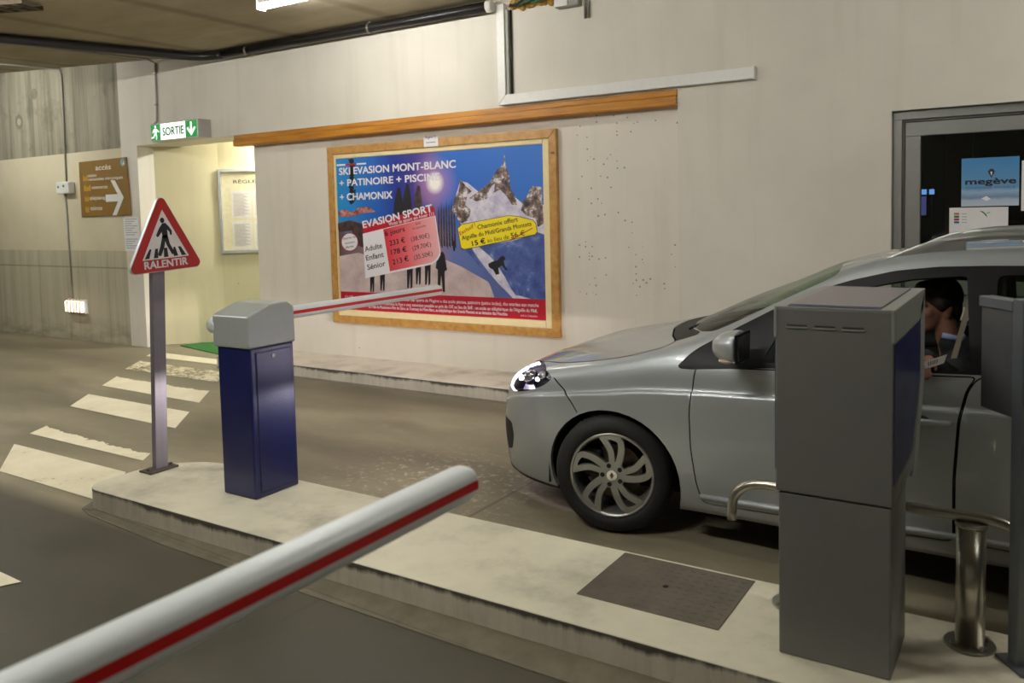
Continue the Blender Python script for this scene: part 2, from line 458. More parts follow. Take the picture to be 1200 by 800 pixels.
# office window in the wall
M_alu = plain('grey_aluminium', (128, 128, 122), .45, .35, .04)
M_alud = plain('dark_gasket', (36, 36, 36), .6)
M_pane = glass('window_pane', (228, 236, 230), .55)
b = B()
y0 = YF + .05
def frame(bb, x0, x1, z0, z1, t_, ya, yb):
    bb.box(x0, x1, ya, yb, z1 - t_, z1, bev=.003); bb.box(x0, x1, ya, yb, z0, z0 + t_, bev=.003)
    bb.box(x0, x0 + t_, ya, yb, z0 + t_, z1 - t_, bev=.003); bb.box(x1 - t_, x1, ya, yb, z0 + t_, z1 - t_, bev=.003)
b.m(M_alu); frame(b, XW0, XW1, ZW0, ZW1, .066, y0, y0 + .10)
frame(b, XW0 + .066, XW1 - .066, ZW0 + .066, ZW1 - .066, .014, y0 + .03, y0 + .10)
b.m(M_alud); frame(b, XW0 + .08, XW1 - .08, ZW0 + .08, ZW1 - .08, .010, y0 + .045, y0 + .10)
b.m(M_alu); frame(b, XW0 + .088, XW1 - .088, ZW0 + .088, ZW1 - .088, .10, y0 + .01, y0 + .08)
win = structure(b, 'window_1')
b = B(); b.m(M_pane).box(XW0 + .16, XW1 - .16, y0 + .045, y0 + .051, ZW0 + .16, ZW1 - .16)
b.build('glass_pane', win)
# office behind the glass
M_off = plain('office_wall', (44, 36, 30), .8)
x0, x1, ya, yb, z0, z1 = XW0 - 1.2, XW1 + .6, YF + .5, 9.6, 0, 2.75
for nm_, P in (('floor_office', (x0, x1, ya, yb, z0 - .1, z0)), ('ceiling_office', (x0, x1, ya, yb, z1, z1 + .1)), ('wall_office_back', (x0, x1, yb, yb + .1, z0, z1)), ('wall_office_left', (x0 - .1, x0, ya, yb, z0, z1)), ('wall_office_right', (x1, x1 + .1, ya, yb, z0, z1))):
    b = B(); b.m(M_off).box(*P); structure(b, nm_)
b = B(); b.m(plain('office_timber', (104, 66, 30), .6)).box(-.86, -.62, 9.5, 9.6, 0, 2.7); structure(b, 'trim_3')

# ------------------------------------------------------------------ lamps of the place and added unseen tubes
M_white = plain('white_lacquer', (222, 222, 216), .35, var=.03)
def ceiling_lamp(x0, y, z, label, watts=LAMP_W, length=1.5, warm=WARM):
    t = thing('ceiling_lamp', (x0 + length / 2, y, z), label, 'lamp')
    xa, xb = x0, x0 + length
    b = B(); b.m(M_white).prism([(xa, y - .05, z), (xa, y + .05, z), (xa, y + .035, z - .055), (xa, y - .035, z - .055)], (length, 0, 0), bev=.004)
    b.box(xa - .012, xa, y - .055, y + .055, z - .11, z, bev=.004); b.box(xb, xb + .012, y - .055, y + .055, z - .11, z, bev=.004)
    b.build('housing', t)
    rad = watts / (PI * 2 * PI * .019 * length)
    b = B(); b.m(glow('lit_tube_%d' % rad, warm, rad)).cyl((xa, y, z - .085), (xb, y, z - .085), .019, n=10); b.build('tube', t)
    return t
LW = (58, 105, 175, 185, 180, 36, 235, 30)
ceiling_lamp(-6.08, 5.33, ZC, 'lit fluorescent tube at the ceiling in front of the poster case', LW[0])
ceiling_lamp(1.2, 5.0, ZC, 'ceiling tube above the rear of the silver car', LW[1])
ceiling_lamp(-13.3, 4.7, zl(-13.3, -9.3), 'ceiling tube near the concrete wall with the small bulkhead', LW[2])
ceiling_lamp(-3.45, .9, ZC, 'ceiling tube over the lane crossed by the white barrier arm', LW[3])
ceiling_lamp(-8.9, 7.8, 3.0, 'ceiling tube inside the doorway passage', LW[4], .9)
ceiling_lamp(-2.6, 3.4, ZC, 'ceiling tube above the bonnet of the silver car', LW[5])
ceiling_lamp(-8.4, 1.7, ZC, 'unseen ceiling tube added over the zebra crossing', LW[6])  # unseen tube, added to brighten the wall panel left of the poster
ceiling_lamp(2.0, 1.2, ZC, 'unseen ceiling tube added behind the ticket terminal', LW[7])  # unseen weak tube, added as fill for the near barrier arm's underside

# ------------------------------------------------------------------ services on ceiling and wall
M_pipe = plain('black_pipe', (30, 28, 26), .35, var=.1)
M_zinc = plain('galvanised', (140, 136, 124), .4, .7, .1)
M_pvc = plain('white_pvc', (224, 222, 214), .4, var=.03)
M_gpvc = plain('grey_pvc', (150, 148, 138), .5, var=.05)

def bezier(p, n=8):
    out = []
    for i in range(n + 1):
        t = i / n; out.append(Vector(p[0]) * (1 - t) ** 2 + Vector(p[1]) * 2 * t * (1 - t) + Vector(p[2]) * t * t)
    return out
t = thing('drain_pipe', (-6.5, 6.63, 3.64), 'black pipe along the top of the cream wall turning out under the ceiling', 'pipe')
path = [(-4.45, 6.63, 3.645), (-5.5, 6.63, 3.648), (-6.8, 6.63, 3.65), (-8.25, 6.63, 3.655)] + bezier([(-8.25, 6.63, 3.655), (-8.62, 6.63, 3.655), (-8.72, 6.3, 3.66)]) + [(-9.3, 4.55, 3.66), (-10.3, 1.6, 3.66)]
b = B(); b.m(M_pipe).tube(path, .05, 16); b.build('pipe', t)
b = B(); b.m(M_pvc).cyl((-4.46, 6.63, 3.645), (-4.40, 6.63, 3.645), .056, n=20); b.build('coupling', t, label='white coupling')
for s in (1.5, 3.4):
    b = B(); b.m(M_zinc); x = -4.45 - s
    b.cyl((x, 6.63, 3.648), (x + .03, 6.63, 3.648), .056, n=20); b.box(x, x + .03, 6.625, 6.635, 3.70, ZC + .005); b.build('pipe_clip', t)

def conduit(name, path, r, label, clips=()):
    t = thing(name, path[0], label, 'conduit')
    b = B(); b.m(M_gpvc).tube(path, r, 10); b.build('tube', t)
    for c in clips:
        b = B(); b.m(M_zinc).box(c[0] - .015, c[0] + .015, c[1] - r - .008, c[1] + .02, c[2] - .008, c[2] + .008); b.build('clip', t)
    return t
zz = lambda x, y: zl(x, -8.6 + (y - 6.9) * (4.2 / 14.9))
p0 = at(0, 47.5, 'z', 3.78)
conduit('ceiling_conduit', [(p0.x - .6, p0.y - 1.3, zz(p0.x - .6, p0.y - 1.3) - .012), (p0.x, p0.y, zz(p0.x, p0.y) - .012), (-9.69, 6.60, zz(-9.69, 6.6) - .014), (-9.69, YF - .014, zz(-9.69, 6.6) - .05), (-9.70, YF - .014, 3.3), (-9.715, YF - .014, 2.99), (-9.75, YF - .06, 2.93)], .014,
        'thin grey conduit along the ceiling dropping to the green exit sign', [(-9.695, YF - .014, 3.6), (-9.705, YF - .014, 3.2)])
t = thing('wall_conduit', (-11.89, YL - .015, 2.3), 'thin conduit running down the concrete wall to the junction box', 'conduit')
b = B(); b.m(M_gpvc).tube([(-12.35, 5.5, 3.93), (-12.03, 6.4, 3.905), (-11.90, YL - .03, 3.89), (-11.88, YL - .014, 3.80), (-11.89, YL - .014, 3.18), (-11.913, YL - .014, 2.29)], .013, 10); b.build('tube', t)
for z in (3.5, 2.8):
    b = B(); b.m(M_zinc).box(-11.915, -11.865, YL - .03, YL, z - .008, z + .008); b.build('clip', t)
t = thing('junction_box', (-11.88, YL, 2.21), 'white junction box with two green marks on the concrete wall', 'junction box')
b = B(); b.m(M_white).box(-12.045, -11.72, YL - .10, YL, 2.12, 2.293, bev=.02, seg=3); b.build('body', t)
b = B(); b.m(plain('green_grommet', (20, 110, 60), .5))
b.cyl((-11.98, YL - .106, 2.22), (-11.98, YL - .098, 2.22), .018); b.build('grommet', t, label='green grommet'); b = B(); b.m(plain('green_grommet', (20, 110, 60), .5)).cyl((-11.84, YL - .106, 2.23), (-11.84, YL - .098, 2.23), .018); b.build('grommet', t, label='green grommet')
t = thing('bulkhead_conduit', (-11.95, YL - .015, 1.4), 'thin conduit between junction box and low wall lamp', 'conduit')
b = B(); b.m(M_gpvc).tube([(-11.96, YL - .014, 2.13), (-11.945, YL - .014, 1.3), (-11.93, YL - .014, .60)], .013, 10); b.build('tube', t)
t = thing('bulkhead_lamp', (-11.8, YL, .48), 'small lit bulkhead lamp low on the concrete wall', 'lamp')
b = B(); b.m(M_white).box(-12.03, -11.56, YL - .05, YL, .396, .598, bev=.012); b.build('base', t)
b = B(); b.m(glow('bulkhead_lens', (255, 214, 180), 2.2)).box(-12.01, -11.58, YL - .10, YL - .05, .414, .58, bev=.02, seg=3); b.build('lens', t)
b = B(); b.m(plain('bulkhead_bars', (120, 96, 84), .4, .5))
for i in range(6): b.tube([(-11.99 + i * .078, YL - .05, .40), (-11.99 + i * .078, YL - .108, .42), (-11.99 + i * .078, YL - .108, .572), (-11.99 + i * .078, YL - .05, .59)], .006, 8)
b.build('guard', t)

# white cable trunking over the timber header
t = thing('cable_trunking', (-3.1, YF, 2.77), 'white cable trunking running down then sideways above the timber header', 'trunking')
b = B(); b.m(M_pvc).prism([(-4.385, YF - .06, 2.722), (-4.30, YF - .06, 2.815), (-4.30, YF - .06, 3.66), (-4.385, YF - .06, 3.66)], (0, .06, 0), bev=.004); b.build('riser', t)
b = B(); b.m(M_pvc).prism([(-4.383, YF - .0605, 2.722), (-4.298, YF - .0605, 2.815), (-1.975, YF - .0605, 2.815), (-1.975, YF - .0605, 2.722)], (0, .06, 0), bev=.004); b.build('run', t)
b = B(); b.m(M_pvc).box(-1.976, -1.955, YF - .064, YF, 2.718, 2.819, bev=.004); b.build('end_cap', t)
b = B(); b.m(M_gpvc).box(-4.297, -4.265, YF - .045, YF, 2.816, 3.60, bev=.004); b.m(M_pipe).tube([(-4.252, YF - .012, 2.82), (-4.252, YF - .012, 3.6)], .010, 8)
tg = thing('narrow_trunking', (-4.27, YF, 3.2), 'narrow grey trunking beside the white riser', 'trunking'); b.build('channel', tg)

t = thing('cable_bundle', (-3.98, YF, 3.66), 'bundle of green and black cables coming through a foamed hole at the wall top', 'cables')
M_foam = plain('yellow_foam', (186, 146, 66), .8, var=.2, scale=30, bmp=.6)
b = B(); b.m(M_foam)
for i in range(16):
    x = -4.22 + i * .034; b.sphere((x, YF - .01, 3.64 + .02 * math.sin(i * 1.9)), (.04, .05, .045 + .015 * math.sin(i * 2.7)), 10, 8)
b.build('foam_collar', t)
for i in range(10):
    M_c = plain('green_cable', (62, 104, 62), .5) if i % 3 else plain('black_cable', (26, 26, 26), .5)
    x = -4.24 + i * .05
    b = B(); b.m(M_c).tube([(x, YF - .01, 3.66), (x + .03, YF - .085, 3.615 + .012 * (i % 3)), (x + .12, YF - .12, 3.60 + .010 * (i % 4)), (x + .22, YF - .15, 3.64), (x + .34, YF - .2, ZC - .004)], .013, 8); b.build('cable', t)
t = thing('wall_box', (-3.6, YF, 3.57), 'grey box with lid at the top of the cream wall', 'junction box')
b = B(); b.m(M_gpvc).box(-3.735, -3.50, YF - .09, YF, 3.525, 3.66, bev=.006); b.build('body', t)
b = B(); b.m(M_pvc).box(-3.735, -3.60, YF - .10, YF - .09, 3.53, 3.655, bev=.004); b.build('lid', t)
t = thing('twin_conduit', (-3.45, YF, 3.55), 'short pair of conduits ending high on the cream wall', 'conduit')
for dx in (0, .035):
    b = B(); b.m(M_zinc).cyl((-3.468 + dx, YF - .014, 3.41), (-3.468 + dx, YF - .014, ZC), .012, n=10); b.build('tube', t)
t = thing('cable_tray', (-8.0, 3.6, ZC - .07), 'perforated cable tray hung under the ceiling', 'cable tray')
M_tray = plain('zinc_tray', (92, 82, 64), .6, .5, .15)
b = B(); b.m(M_tray)
q0 = Vector((-7.70, 4.03, ZC - .05)); q1 = Vector((-10.1, 2.5, ZC - .05)); q1 = q0 + Vector((-.90, -.40, 0)) * 3
d = (q1 - q0).normalized(); n_ = Vector((-d.y, d.x, 0)) * -.26
for i in range(20):
    p = q0 + d * (i * .14); b.prism([p, p + d * .07, p + d * .07 + n_, p + n_], (0, 0, .004))
for s in (0, .33, .66, 1):
    p = q0 + n_ * s; b.prism([p, q0 + d * 2.8 + n_ * s, q0 + d * 2.8 + n_ * s + n_ * .06, p + n_ * .06], (0, 0, .006 if 0 < s < 1 else .04))
b.build('tray', t)
for s in (.6, 2.2):
    for e in (0.02, .98): b = B(); b.m(M_zinc); p = q0 + d * s + n_ * e; b.cyl(p, (p.x, p.y, ZC), .005, n=8); b.build('hanger', t)

# ------------------------------------------------------------------ exit sign
M_green = glow('exit_green', (0, 130, 50), .75, (0, 110, 45)); M_lit = glow('exit_lit_white', (238, 255, 240), .95)
M_casing = plain('sign_casing', (176, 172, 168), .45, var=.04)
t = thing('exit_sign', (-9.13, YF, 2.82), 'lit green and white box sign reading SORTIE over the doorway', 'sign')
ys = 6.53; xa, xb, za, zb = -9.60, -8.66, 2.705, 2.930
b = B(); b.m(M_casing).box(xa, xb, ys, YF, za, zb, bev=.008)
for i in range(6): b.box(xb, xb + .004, ys + .03 + i * .025, ys + .042 + i * .025, za + .015, zb - .01)
b.build('casing', t)
b = B(); yy = ys - .002
b.m(M_lit).face([(xa + .012, yy, za + .012), (xb - .012, yy, za + .012), (xb - .012, yy, zb - .012), (xa + .012, yy, zb - .012)])
yy -= .001; b.m(M_green)
b.face([(xa + .012, yy, za + .012), (xa + .205, yy, za + .012), (xa + .205, yy, zb - .012), (xa + .012, yy, zb - .012)])
b.face([(xb - .24, yy, za + .012), (xb - .012, yy, za + .012), (xb - .012, yy, zb - .012), (xb - .24, yy, zb - .012)])
yy -= .002; b.m(plain('exit_letters', (0, 92, 40), .6)); letter(b, 'SORTIE', (xa + .25, yy, za + .062), (1, 0, 0), (0, 0, 1), .105, .42, .022)
yy -= .001; b.m(M_lit); cx = xb - .125; cz = (za + zb) / 2
for P in ([(-.016, .085), (.016, .085), (.016, -.03), (-.016, -.03)], [(0, -.085), (.085, .005), (.06, .025), (0, -.042), (-.06, .025), (-.085, .005)]):
    b.face([(cx + x, yy, cz + z) for x, z in P])
cx = xa + .105                     # running man
b.face([(cx + .018 * math.cos(a) + .0, yy, cz + .07 + .018 * math.sin(a)) for a in [i * PI / 6 for i in range(12)]])
for P in ([(-.03, .045), (.025, .045), (.02, -.015), (-.02, -.02)], [(.02, .045), (.075, .01), (.066, -.004), (.018, .022)], [(-.03, .045), (-.065, .0), (-.052, -.008), (-.02, .025)],
          [(.02, -.015), (.03, -.05), (.022, -.09), (.006, -.088), (.012, -.05), (-.006, -.02)], [(-.02, -.01), (-.045, -.05), (-.085, -.055), (-.085, -.072), (-.035, -.07), (-.002, -.02)]):
    b.face([(cx + x, yy, cz + z) for x, z in P])
b.build('face_panel', t)

# ------------------------------------------------------------------ direction board on the concrete wall
M_brown = plain('brown_board', (138, 108, 54), .45, var=.08, scale=6)
M_ink = plain('white_print', (226, 224, 216), .5, var=.02); M_gold = plain('gold_print', (196, 150, 40), .5)
M_blk = plain('black_print', (22, 22, 24), .5)
t = thing('direction_board', (-10.97, YL, 2.17), 'brown direction board headed accès with a white arrow', 'sign')
TL, TR_, BR, BL_ = (-11.553, 2.557), (-10.42, 2.570), (-10.386, 1.789), (-11.56, 1.784)
b = B(); b.m(M_brown).prism([(x, YL - .025, z) for x, z in (TL, TR_, BR, BL_)], (0, .022, 0), bev=.005); b.build('panel', t)
b = B(); yy = YL - .027; b.m(M_ink)
X, Z = (1, 0, 0), (0, 0, 1)
def wl(px, py): p = at(px, py, 'y', yy); return (p.x, yy, p.z)
def row(px, py, txt, x_end, h, bold=.01):
    p = wl(px, py); q = wl(x_end, py); letter(b, txt, p, X, Z, h, q[0] - p[0], bold)
row(112, 199.5, 'accès', 130, .075, .012)
row(103, 207.6, 'station', 113, .048); row(103.5, 212, 'remontées mécaniques', 144, .046)
row(107.8, 221.5, 'commerces', 126, .05); row(105, 234.3, 'téléphérique', 127, .055); row(106, 246.3, 'toilettes', 120, .06)
p = wl(139, 231.5)
A = [(-.31, .05), (-.13, .05), (-.02, .05), (-.17, .24), (-.07, .24), (.12, 0), (-.07, -.24), (-.17, -.24), (-.02, -.05), (-.31, -.05)]
b.face([(p[0] + x * .98, yy, p[2] + z) for x, z in A])
b.m(M_gold)
for (px, py, w_, h_) in ((100, 209, .11, .07), (102.7, 220.5, .18, .08), (102, 233, .10, .07), (102.5, 245.5, .09, .08)):
    q = wl(px, py)
    for k in range(3): b.face([(q[0] - w_ / 2 + w_ * k / 3, yy, q[2] - h_ / 2), (q[0] - w_ / 2 + w_ * (k + .8) / 3, yy, q[2] - h_ / 2), (q[0] - w_ / 2 + w_ * (k + .8) / 3, yy, q[2] + h_ / 2 - .02 * (k % 2)), (q[0] - w_ / 2 + w_ * k / 3, yy, q[2] + h_ / 2 - .02 * (k % 2))])
b.m(plain('pale_blue_print', (120, 160, 170), .5)); q = wl(143.7, 190)
b.face([(q[0] + .05 * math.cos(a), yy, q[2] + .055 * math.sin(a)) for a in [i * PI / 8 for i in range(16)]])
b.m(M_ink); b.face([(q[0] - .01, yy - .001, q[2] - .03), (q[0] + .04, yy - .001, q[2] - .03), (q[0] + .03, yy - .001, q[2] + .02)])
b.build('lettering', t)

# paper notice under it
M_paper = plain('white_paper', (226, 224, 222), .7, var=.02)
t = thing('paper_notice', (-10.42, YL, 1.52), 'white paper notice taped below the brown direction board', 'notice')
b = B(); b.m(M_paper).box(-10.585, -10.25, YL - .004, YL - .002, 1.302, 1.755); b.build('sheet', t)
b = B(); b.m(plain('grey_print', (128, 128, 132), .6))
for i in range(14):
    z = 1.735 - i * .030
    if i != 8: b.box(-10.555, -10.28 - .06 * ((i * 7) % 3), YL - .0052, YL - .0042, z - .005, z + .003)
b.build('printed_lines', t)

# ------------------------------------------------------------------ notice board in the passage
dB = (a2 - a1).normalized(); nB = Vector((dB.y, -dB.x, 0)); uB = Vector((dB.x, dB.y, 0)); oB = Vector((a1.x, a1.y, 0))
def pb(px, py, off=.0): return at(px, py, nrm=nB, val=oB + nB * off)
tl = pb(255, 198, .03); bl = pb(259.5, 297, .03)
s0 = (tl - oB).dot(uB); z0n, z1n = bl.z, tl.z; wN = 1.05
def PB(s, z, off): return oB + uB * s + nB * off + Vector((0, 0, z))
t = thing('notice_board', PB(s0 + wN / 2, (z0n + z1n) / 2, 0), 'glazed grey framed notice board with four printed sheets in the passage', 'notice board')
def slab(b, sa, sb, za, zb, oa, ob, bev=0):
    b.prism([PB(sa, za, oa), PB(sb, za, oa), PB(sb, zb, oa), PB(sa, zb, oa)], nB * (ob - oa), bev=bev)
b = B(); b.m(plain('board_back', (216, 208, 170), .6)); slab(b, s0, s0 + wN, z0n, z1n, .0, .012); b.build('backing', t)
b = B(); b.m(plain('board_frame', (176, 178, 172), .35, .4))
for q in ((s0, s0 + .04, z0n, z1n), (s0 + wN - .04, s0 + wN, z0n, z1n), (s0 + .04, s0 + wN - .04, z0n, z0n + .045), (s0 + .04, s0 + wN - .04, z1n - .045, z1n)): slab(b, *q, .0, .05, .004)
b.build('frame', t)
b = B(); b.m(M_blk); letter(b, 'RÈGLEMENT', PB(s0 + .20, z1n - .20, .0135), uB, Z, .045, .62, .008); b.build('heading', t)
for i in range(2):
    for j in range(2):
        sa = s0 + .16 + i * .30; zt = z1n - .30 - j * .42
        b = B(); b.m(plain('sheet_paper', (214, 210, 200), .7)); slab(b, sa, sa + .27, zt - .38, zt, .0125, .014)
        b.m(plain('sheet_print', (168, 162, 156), .7))
        for k in range(20): slab(b, sa + .03, sa + .24 - .03 * ((k * 5) % 3), zt - .05 - k * .0155, zt - .043 - k * .0155, .0141, .0146)
        p = tag(b.build('printed_sheet'), ['upper', 'lower'][j] + ' ' + ['outer', 'inner'][i] + ' printed sheet pinned in the passage notice board', 'sheet', 'sheets in the notice board')

# green mat at the doorway
M_grass = plain('green_mat_pile', (42, 104, 38), .9, var=.25, scale=60, bmp=.8)
b = B(); b.m(M_grass)
b.prism([(-9.86, 6.98, 0), (-8.2, 6.62, 0), (-8.05, 8.4, 0), (-8.9, 8.4, 0), (-9.45, 7.55, 0), (-9.80, 7.25, 0)], (0, 0, .014), bev=.004)
tag(b.build('door_mat'), 'green mat on the floor of the doorway', 'mat')

# zebra crossing
def paint_mat():
    M, t, b = nodes('worn_road_paint'); v = coords(t)
    n1 = noise(t, v, 3.0, 6, .7); n2 = noise(t, v, 26, 5, .75)
    col = ramp(t, n1, [(.25, (214, 204, 170)), (.7, (236, 228, 200))])
    L(t, col, b.inputs['Base Color']); b.inputs['Roughness'].default_value = .6
    a = ramp(t, mth(t, 'ADD', mth(t, 'MULTIPLY', n1, .55), mth(t, 'MULTIPLY', n2, .45)), [(.34, g(0)), (.40, g(1))])
    L(t, a, b.inputs['Alpha']); return M
def worn_mat():
    M, t, b = nodes('flaking_road_paint'); v = coords(t)
    n1 = noise(t, coords(t, (1, 1, 1)), 2.0, 6, .75); n2 = noise(t, v, 22, 5, .8)
    L(t, ramp(t, n1, [(.25, (200, 188, 152)), (.7, (224, 214, 182))]), b.inputs['Base Color']); b.inputs['Roughness'].default_value = .6
    a = ramp(t, mth(t, 'ADD', mth(t, 'MULTIPLY', n1, .45), mth(t, 'MULTIPLY', n2, .55)), [(.46, g(0)), (.52, g(1))])
    L(t, a, b.inputs['Alpha']); return M
M_rp, M_rw = paint_mat(), worn_mat()
t = thing('zebra_crossing', (-6.9, 4.4, 0), 'worn cream zebra crossing stripes painted across the lane to the doorway', 'road marking')
ST = [([(-6.10, 2.84), (-4.85, 2.83), (-5.27, 3.26), (-6.74, 3.26)], 0), ([(-6.96, 3.49), (-5.41, 3.48), (-5.53, 3.62), (-7.09, 3.70)], 0),
      ([(-7.64, 4.21), (-6.01, 4.17), (-6.40, 4.59), (-8.0, 4.60)], 0), ([(-8.28, 4.91), (-6.64, 4.87), (-7.0, 5.26), (-8.62, 5.29)], 1),
      ([(-8.95, 5.60), (-7.3, 5.58), (-7.68, 6.02), (-9.3, 6.02)], 2), ([(-9.55, 6.27), (-7.95, 6.27), (-8.15, 6.50), (-9.75, 6.52)], 0), ([(-5.45, 2.02), (-4.11, 1.98), (-4.30, 1.60), (-5.1, 1.62)], 0)]
for poly, wn in ST:
    b = B(); P = []
    jag = random.Random(3)
    n = len(poly)
    for i in range(n):
        p, q = Vector(poly[i]), Vector(poly[(i + 1) % n]); k = 160 if (wn and i == 2) or (poly[0][0] == -6.96 and i == 2) else 6
        for j in range(k):
            r = p.lerp(q, j / k)
            if k == 160 and 0 < j: r = r + Vector((0, -(.022 + .010 * math.sin(j * .17) + abs(jag.gauss(0, .011)) + .005 * math.sin(j * .63 + 1)) * min(1, j / 14, (k - j) / 14)))
            P.append((r.x, r.y, .002))
    b.m(M_rw if wn == 2 else M_rp).prism(P, (0, 0, .002)); b.build('stripe', t)

# ------------------------------------------------------------------ lifting barriers
def brushed(name, col, rough=.4, metal=.9):
    M, t, b = nodes(name); c = lin(col)
    n1 = noise(t, coords(t, (30, 30, 1.2)), 3, 3)
    L(t, ramp(t, n1, [(.3, tuple(x * .88 for x in c[:3]) + (1,)), (.7, c)]), b.inputs['Base Color'])
    b.inputs['Metallic'].default_value = metal; b.inputs['Roughness'].default_value = rough; return M
M_navy = plain('navy_powder_coat', (16, 24, 80), .30, var=.08, bmp=.35, spec=.7)
M_cap = plain('grey_cap', (158, 162, 157), .36, var=.03, bmp=.2, spec=.8)
M_arm = plain('white_arm_paint', (216, 222, 220), .3, var=.02)
M_red = plain('red_stripe', (196, 20, 18), .35, var=.05)
def barrier(dx, dy, label, label_group=None):
    t = thing('lifting_barrier', (-3.83 + dx, 3.2 + dy, ZI), label, 'barrier')
    x0, x1, y0, y1 = -3.965 + dx, -3.69 + dx, 3.045 + dy, 3.365 + dy
    b = B(); b.m(M_navy).box(x0, x1, y0, y1, ZI, .995, bev=.012, seg=3); b.box(x0 + .01, x1 - .01, y0 + .01, y1 - .01, ZI, ZI + .01); b.build('cabinet', t)
    b = B(); b.m(plain('dark_seam', (10, 12, 24), .6)).box(x1 - .002, x1 + .0015, y0 + .036, y1 - .028, ZI + .03, .968)
    b.m(M_navy).box(x1 - .002, x1 + .004, y0 + .041, y1 - .033, ZI + .035, .963, bev=.002); d = b.build('door', t)
    b = B(); b.m(M_zinc).cyl((x1, (y0 + y1) / 2, .935), (x1 + .010, (y0 + y1) / 2, .935), .011); b.build('lock', d, label='round metal lock')
    prof = [(y0 - .012, .992), (y0 - .012, 1.172), (y0 + .02, 1.186), (y0 + .15, 1.230), (y1 - .04, 1.232), (y1 + .008, 1.200), (y1 + .010, .992)]
    b = B(); b.m(M_cap).prism([(x0 - .018, y, z) for y, z in prof], (x1 - x0 + .026, 0, 0), bev=.010, seg=3); b.build('cap', t, label='grey cap')
    xa, za = -4.06 + dx, 1.107
    b = B(); b.m(M_arm).cyl((xa + .030, 3.075 + dy, za), (-3.97 + dx, 3.075 + dy, za), .046, n=28); b.box(xa - .02, -3.985 + dx, 3.09 + dy, 3.30 + dy, za - .03, za + .03, bev=.008); b.build('hub', t)
    ya, yb = 3.20 + dy, 5.245 + dy
    n, r = 40, .041; b = B()
    sh = []
    for k in range(n):
        a = 2 * PI * k / n; e = 2 / 2.35
        sh.append((math.copysign(abs(math.cos(a)) ** e, math.cos(a)) * r * .95, math.copysign(abs(math.sin(a)) ** e, math.sin(a)) * r))
    sec = [(ya, .97), (ya + .012, 1), (yb - .03, 1), (yb - .014, .95), (yb - .004, .84), (yb, .70)]
    R = [[b.bm.verts.new((xa + x * s, y, za + z * s)) for x, z in sh] for y, s in sec]
    for i, (p, q) in enumerate(zip(R, R[1:])):
        for k in range(n):
            f = b.bm.faces.new((p[k], p[(k + 1) % n], q[(k + 1) % n], q[k])); b.m(M_arm); b._fin([f], True)
    b.m(M_arm)._fin([b.bm.faces.new(R[0]), b.bm.faces.new(R[-1][::-1])])
    arm = b.build('arm', t)
    b = B(); b.m(M_red)
    zs = [-.009, -.002, .005, .012]
    px = [[b.bm.verts.new((xa + r * .95 + .0012 - (.0006 if abs(z) > .005 else 0), y, za + z)) for z in zs] for y in (ya + .02, yb - .012)]
    for k in range(3): b._fin([b.bm.faces.new((px[0][k], px[1][k], px[1][k + 1], px[0][k + 1]))], True)
    b.build('stripe', arm, label='red stripe along the arm')
    return t
barrier(0, 0, 'navy barrier cabinet with grey cap on the island, its striped arm reaching towards the poster')
barrier(2.955, -3.735, 'white barrier arm with red stripe crossing the lane this side of the concrete island')

# ------------------------------------------------------------------ RALENTIR sign
M_post = brushed('brushed_post', (128, 122, 128), .5, .4)
M_sgred = plain('sign_red', (160, 30, 24), .4, var=.04); M_sgw = plain('sign_white', (206, 200, 198), .45, var=.02)
t = thing('warning_sign', (-4.70, 3.14, ZI), 'red triangular pedestrian sign reading RALENTIR on a metal post at the island tip', 'sign')
lean = Matrix.Translation((-4.70, 3.14, ZI)) @ Matrix.Rotation(math.radians(-2.2), 4, 'X') @ Matrix.Translation((4.70, -3.14, -ZI))
b = B(); b.m(M_post).box(-4.725, -4.685, 3.10, 3.185, ZI, 1.56, bev=.003, mat=lean); b.build('post', t)
b = B(); b.m(plain('rusty_plate', (86, 78, 66), .6, .4, .2)).box(-4.765, -4.645, 3.035, 3.235, ZI, ZI + .014, bev=.003)
for y in (3.055, 3.215): b.cyl((-4.70, y, ZI + .012), (-4.70, y, ZI + .026), .010, n=6, smooth=False)
b.build('base_plate', t)
# triangle in its own plane (s along +Y, z up), facing +X
ang = math.radians(2.6); cs, cz = 3.237, 1.40
def tri_pts(half, h, rad, drop=0, n=7):
    P0 = [Vector((-half, drop)), Vector((half, drop)), Vector((0, h + drop))]
    out = []
    for i in range(3):
        a, p, c = P0[i - 1], P0[i], P0[(i + 1) % 3]
        d1 = (a - p).normalized(); d2 = (c - p).normalized(); half_a = math.acos(max(-1, min(1, d1.dot(d2)))) / 2
        L_ = rad / math.tan(half_a); ctr = p + (d1 + d2).normalized() * (rad / math.sin(half_a))
        s_ = p + d1 * L_; e_ = p + d2 * L_
        a0_ = math.atan2((s_ - ctr).y, (s_ - ctr).x); a1_ = math.atan2((e_ - ctr).y, (e_ - ctr).x)
        while a1_ < a0_: a1_ += 2 * PI
        for k in range(n + 1): a_ = a0_ + (a1_ - a0_) * k / n; out.append((ctr.x + rad * math.cos(a_), ctr.y + rad * math.sin(a_)))
    return out
def SG(s, z, x): return Vector((x, cs + s * math.cos(ang) - z * math.sin(ang), cz + z * math.cos(ang) + s * math.sin(ang)))
b = B(); b.m(plain('sign_edge', (190, 196, 200), .4, .3)).prism([SG(s, z, -4.685) for s, z in tri_pts(.272, .50, .035, -.004)], (.022, 0, 0), bev=.003); pl = b.build('plate', t)
b = B(); b.m(M_sgred).face([SG(s, z, -4.6622) for s, z in tri_pts(.266, .488, .03, 0)])
b.m(M_sgw).face([SG(s, z + .076, -4.6614) for s, z in tri_pts(.166, .307, .003, 0)])
